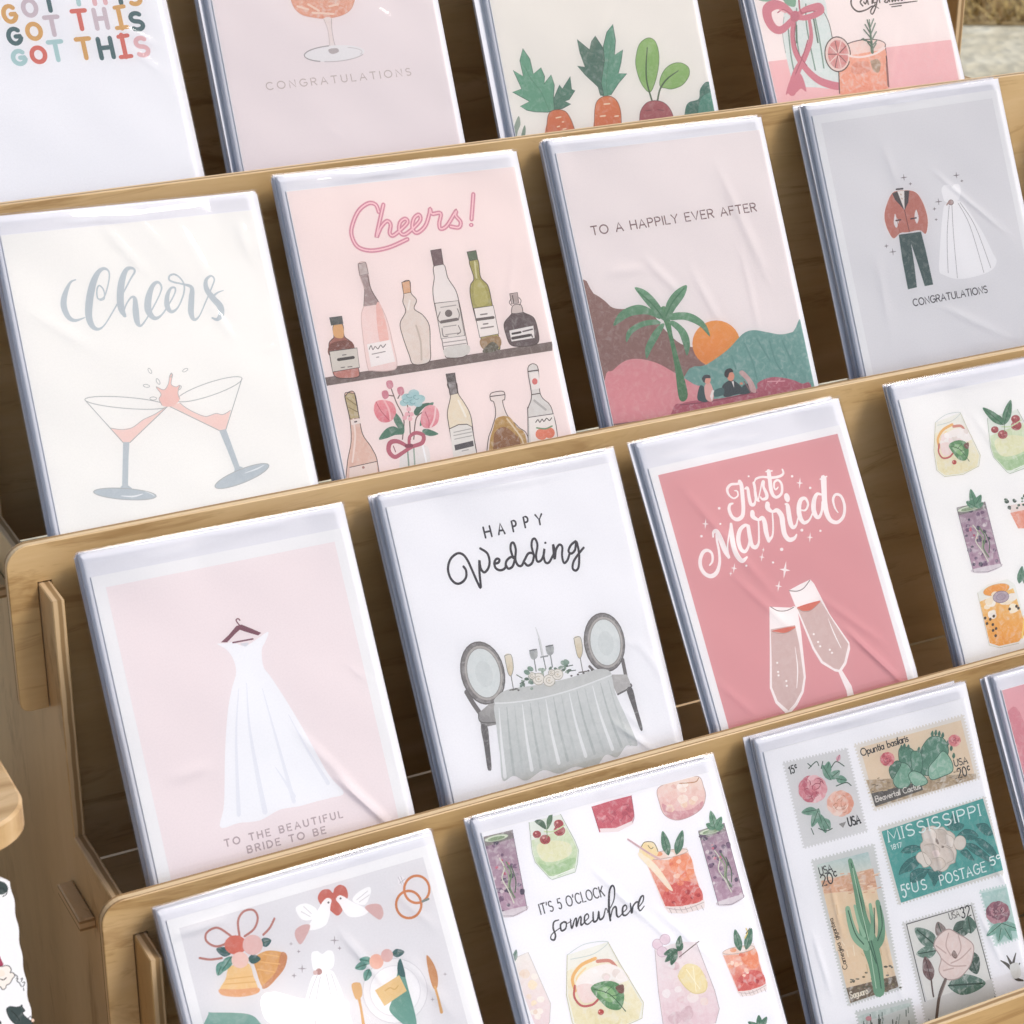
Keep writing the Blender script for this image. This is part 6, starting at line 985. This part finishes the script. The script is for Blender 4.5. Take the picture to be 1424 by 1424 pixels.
a.poly([(-60, 400), (0, 412), (40, 430), (58, 470), (30, 504), (-10, 508), (-60, 490)], DG, .1).line([(20, 522), (44, 506), (52, 480)], K, 7).line([(-20, 470), (20, 462), (34, 488)], '#222a2a', 4)
a.poly([(-50, 900), (-10, 930), (14, 980), (24, 1006), (-10, 1024), (-60, 1030)], '#9c2f50', .1)
bd = [(-40, 1030), (-6, 1018), (20, 1016), (40, 1010), (66, 1016), (80, 1042), (72, 1060), (94, 1062), (104, 1084), (88, 1104), (78, 1124), (66, 1140), (46, 1150), (40, 1170), (18, 1180), (0, 1160), (-40, 1160)]
a.poly(bd, '#efe6df').line(bd, K, 6, True).line([(4, 1106), (24, 1112), (44, 1096)], K, 7).el(10, 1066, 26, 22, '#f0dfd2')
for p in ([(100, 1072), (122, 1086), (116, 1104)], [(128, 1100), (120, 1120), (140, 1134)], [(146, 1106), (160, 1100), (150, 1124)], [(160, 1130), (176, 1128), (168, 1152), (160, 1160)], [(140, 1140), (152, 1160)], [(166, 1170), (168, 1188)]): a.line(p, K, 6)
hb = [(46, 1320), (70, 1300), (110, 1304), (140, 1300), (154, 1288), (160, 1306), (176, 1330), (160, 1346), (180, 1372), (206, 1392), (230, 1420), (200, 1440), (120, 1430), (80, 1400), (56, 1360)]
a.poly(hb, DG, .1).line(hb, K, 5, True).line([(80, 1330), (112, 1360), (140, 1400)], '#232c2c', 6).line([(200, 1384), (216, 1370), (228, 1390), (214, 1404)], K, 6).el(232, 1398, 10, 12, '#e9c8b4').poly([(-20, 1404), (8, 1406), (4, 1440), (-20, 1440)], K)
a.build(pouch)

# table under both stands, ground cover far behind
tb = empty('market_table', Matrix.Translation((.3, -.2, 0)), label='wooden trestle table under the card rack', cat='table')
TO = Vector((.3, -.2, -1.45))
prism('table_top', [(-.7, -.62), (1.1, -.62), (1.1, .34), (-.7, .34)], 2, -.735, -.70, [M_pine, M_pine], tb, TO, .003)
for x in (-.62, 1.0):
    for y in (-.55, .25): prism('leg', [(x, y), (x + .06, y), (x + .06, y + .06), (x, y + .06)], 2, -1.45, -.7352, [M_pine, M_pine], tb, TO, .003)
# dry grass verge beyond the gravel
Mh, t, b = new_mat('dry grass'); oi = N(t, 'ShaderNodeVertexColor', _layer_name='ink'); t.links.new(oi.outputs[0], b.inputs['Base Color']); b.inputs['Roughness'].default_value = .8
rnd = random.Random(2); fwd = Vector((fw.x, fw.y, 0)).normalized(); ctr = Vector((CAM_POS.x, CAM_POS.y, 0)); v0 = ray(1380, 38); q0 = v0 * ((CAM_POS.z + OFF.z) / -v0.z); d0 = q0.dot(fwd); lat = Vector((fwd.y, -fwd.x, 0)); l0 = q0.dot(lat)
V, F, C = [], [], []
for i in range(9000):
    d = d0 + .05 + abs(rnd.gauss(0, 1.0)) * 1.6; s = l0 + rnd.uniform(-1.3, 1.3); p = ctr + fwd * d + lat * s; h = rnd.uniform(.04, .11); an = rnd.uniform(0, 6.28); w_ = .006
    tip = p + Vector((math.cos(an) * h * .9, math.sin(an) * h * .9, h * .6)); k = len(V); sd_ = Vector((-math.sin(an) * w_, math.cos(an) * w_, 0))
    V += [p - sd_, p + sd_, tip]; F.append((k, k + 1, k + 2)); c_ = rnd.choice([(.30, .19, .05), (.22, .13, .035), (.42, .29, .09), (.14, .09, .03), (.50, .38, .15)]); C += [*c_, 1] * 3
me = mesh('dry_grass', V, F, Mh); at2 = me.color_attributes.new('ink', 'FLOAT_COLOR', 'POINT'); at2.data.foreach_set('color', C)
tag(obj('dry_grass', me), label='golden brown dry grass beyond the pale ground', cat='grass', kind='stuff')
# earth strip under the grass
Me, t, b = new_mat('dry earth'); tc = N(t, 'ShaderNodeTexCoord'); n1 = N(t, 'ShaderNodeTexNoise', Scale=14.0, Detail=5.0, Roughness=.7); t.links.new(tc.outputs['Object'], n1.inputs['Vector'])
r = ramp(t, [(.3, (.20, .12, .04)), (.5, (.36, .24, .09)), (.7, (.55, .42, .20))]); t.links.new(n1.outputs[0], r.inputs[0]); t.links.new(r.outputs[0], b.inputs['Base Color']); b.inputs['Roughness'].default_value = .9
q = [ctr + fwd * d + lat * s for d, s in ((d0 + .02, l0 - 6), (d0 + .02, l0 + 6), (d0 + 30, l0 + 14), (d0 + 30, l0 - 14))]
tag(obj('verge', mesh('verge', [(p.x, p.y, .006) for p in q], [(0, 1, 2, 3)], Me)), kind='structure')
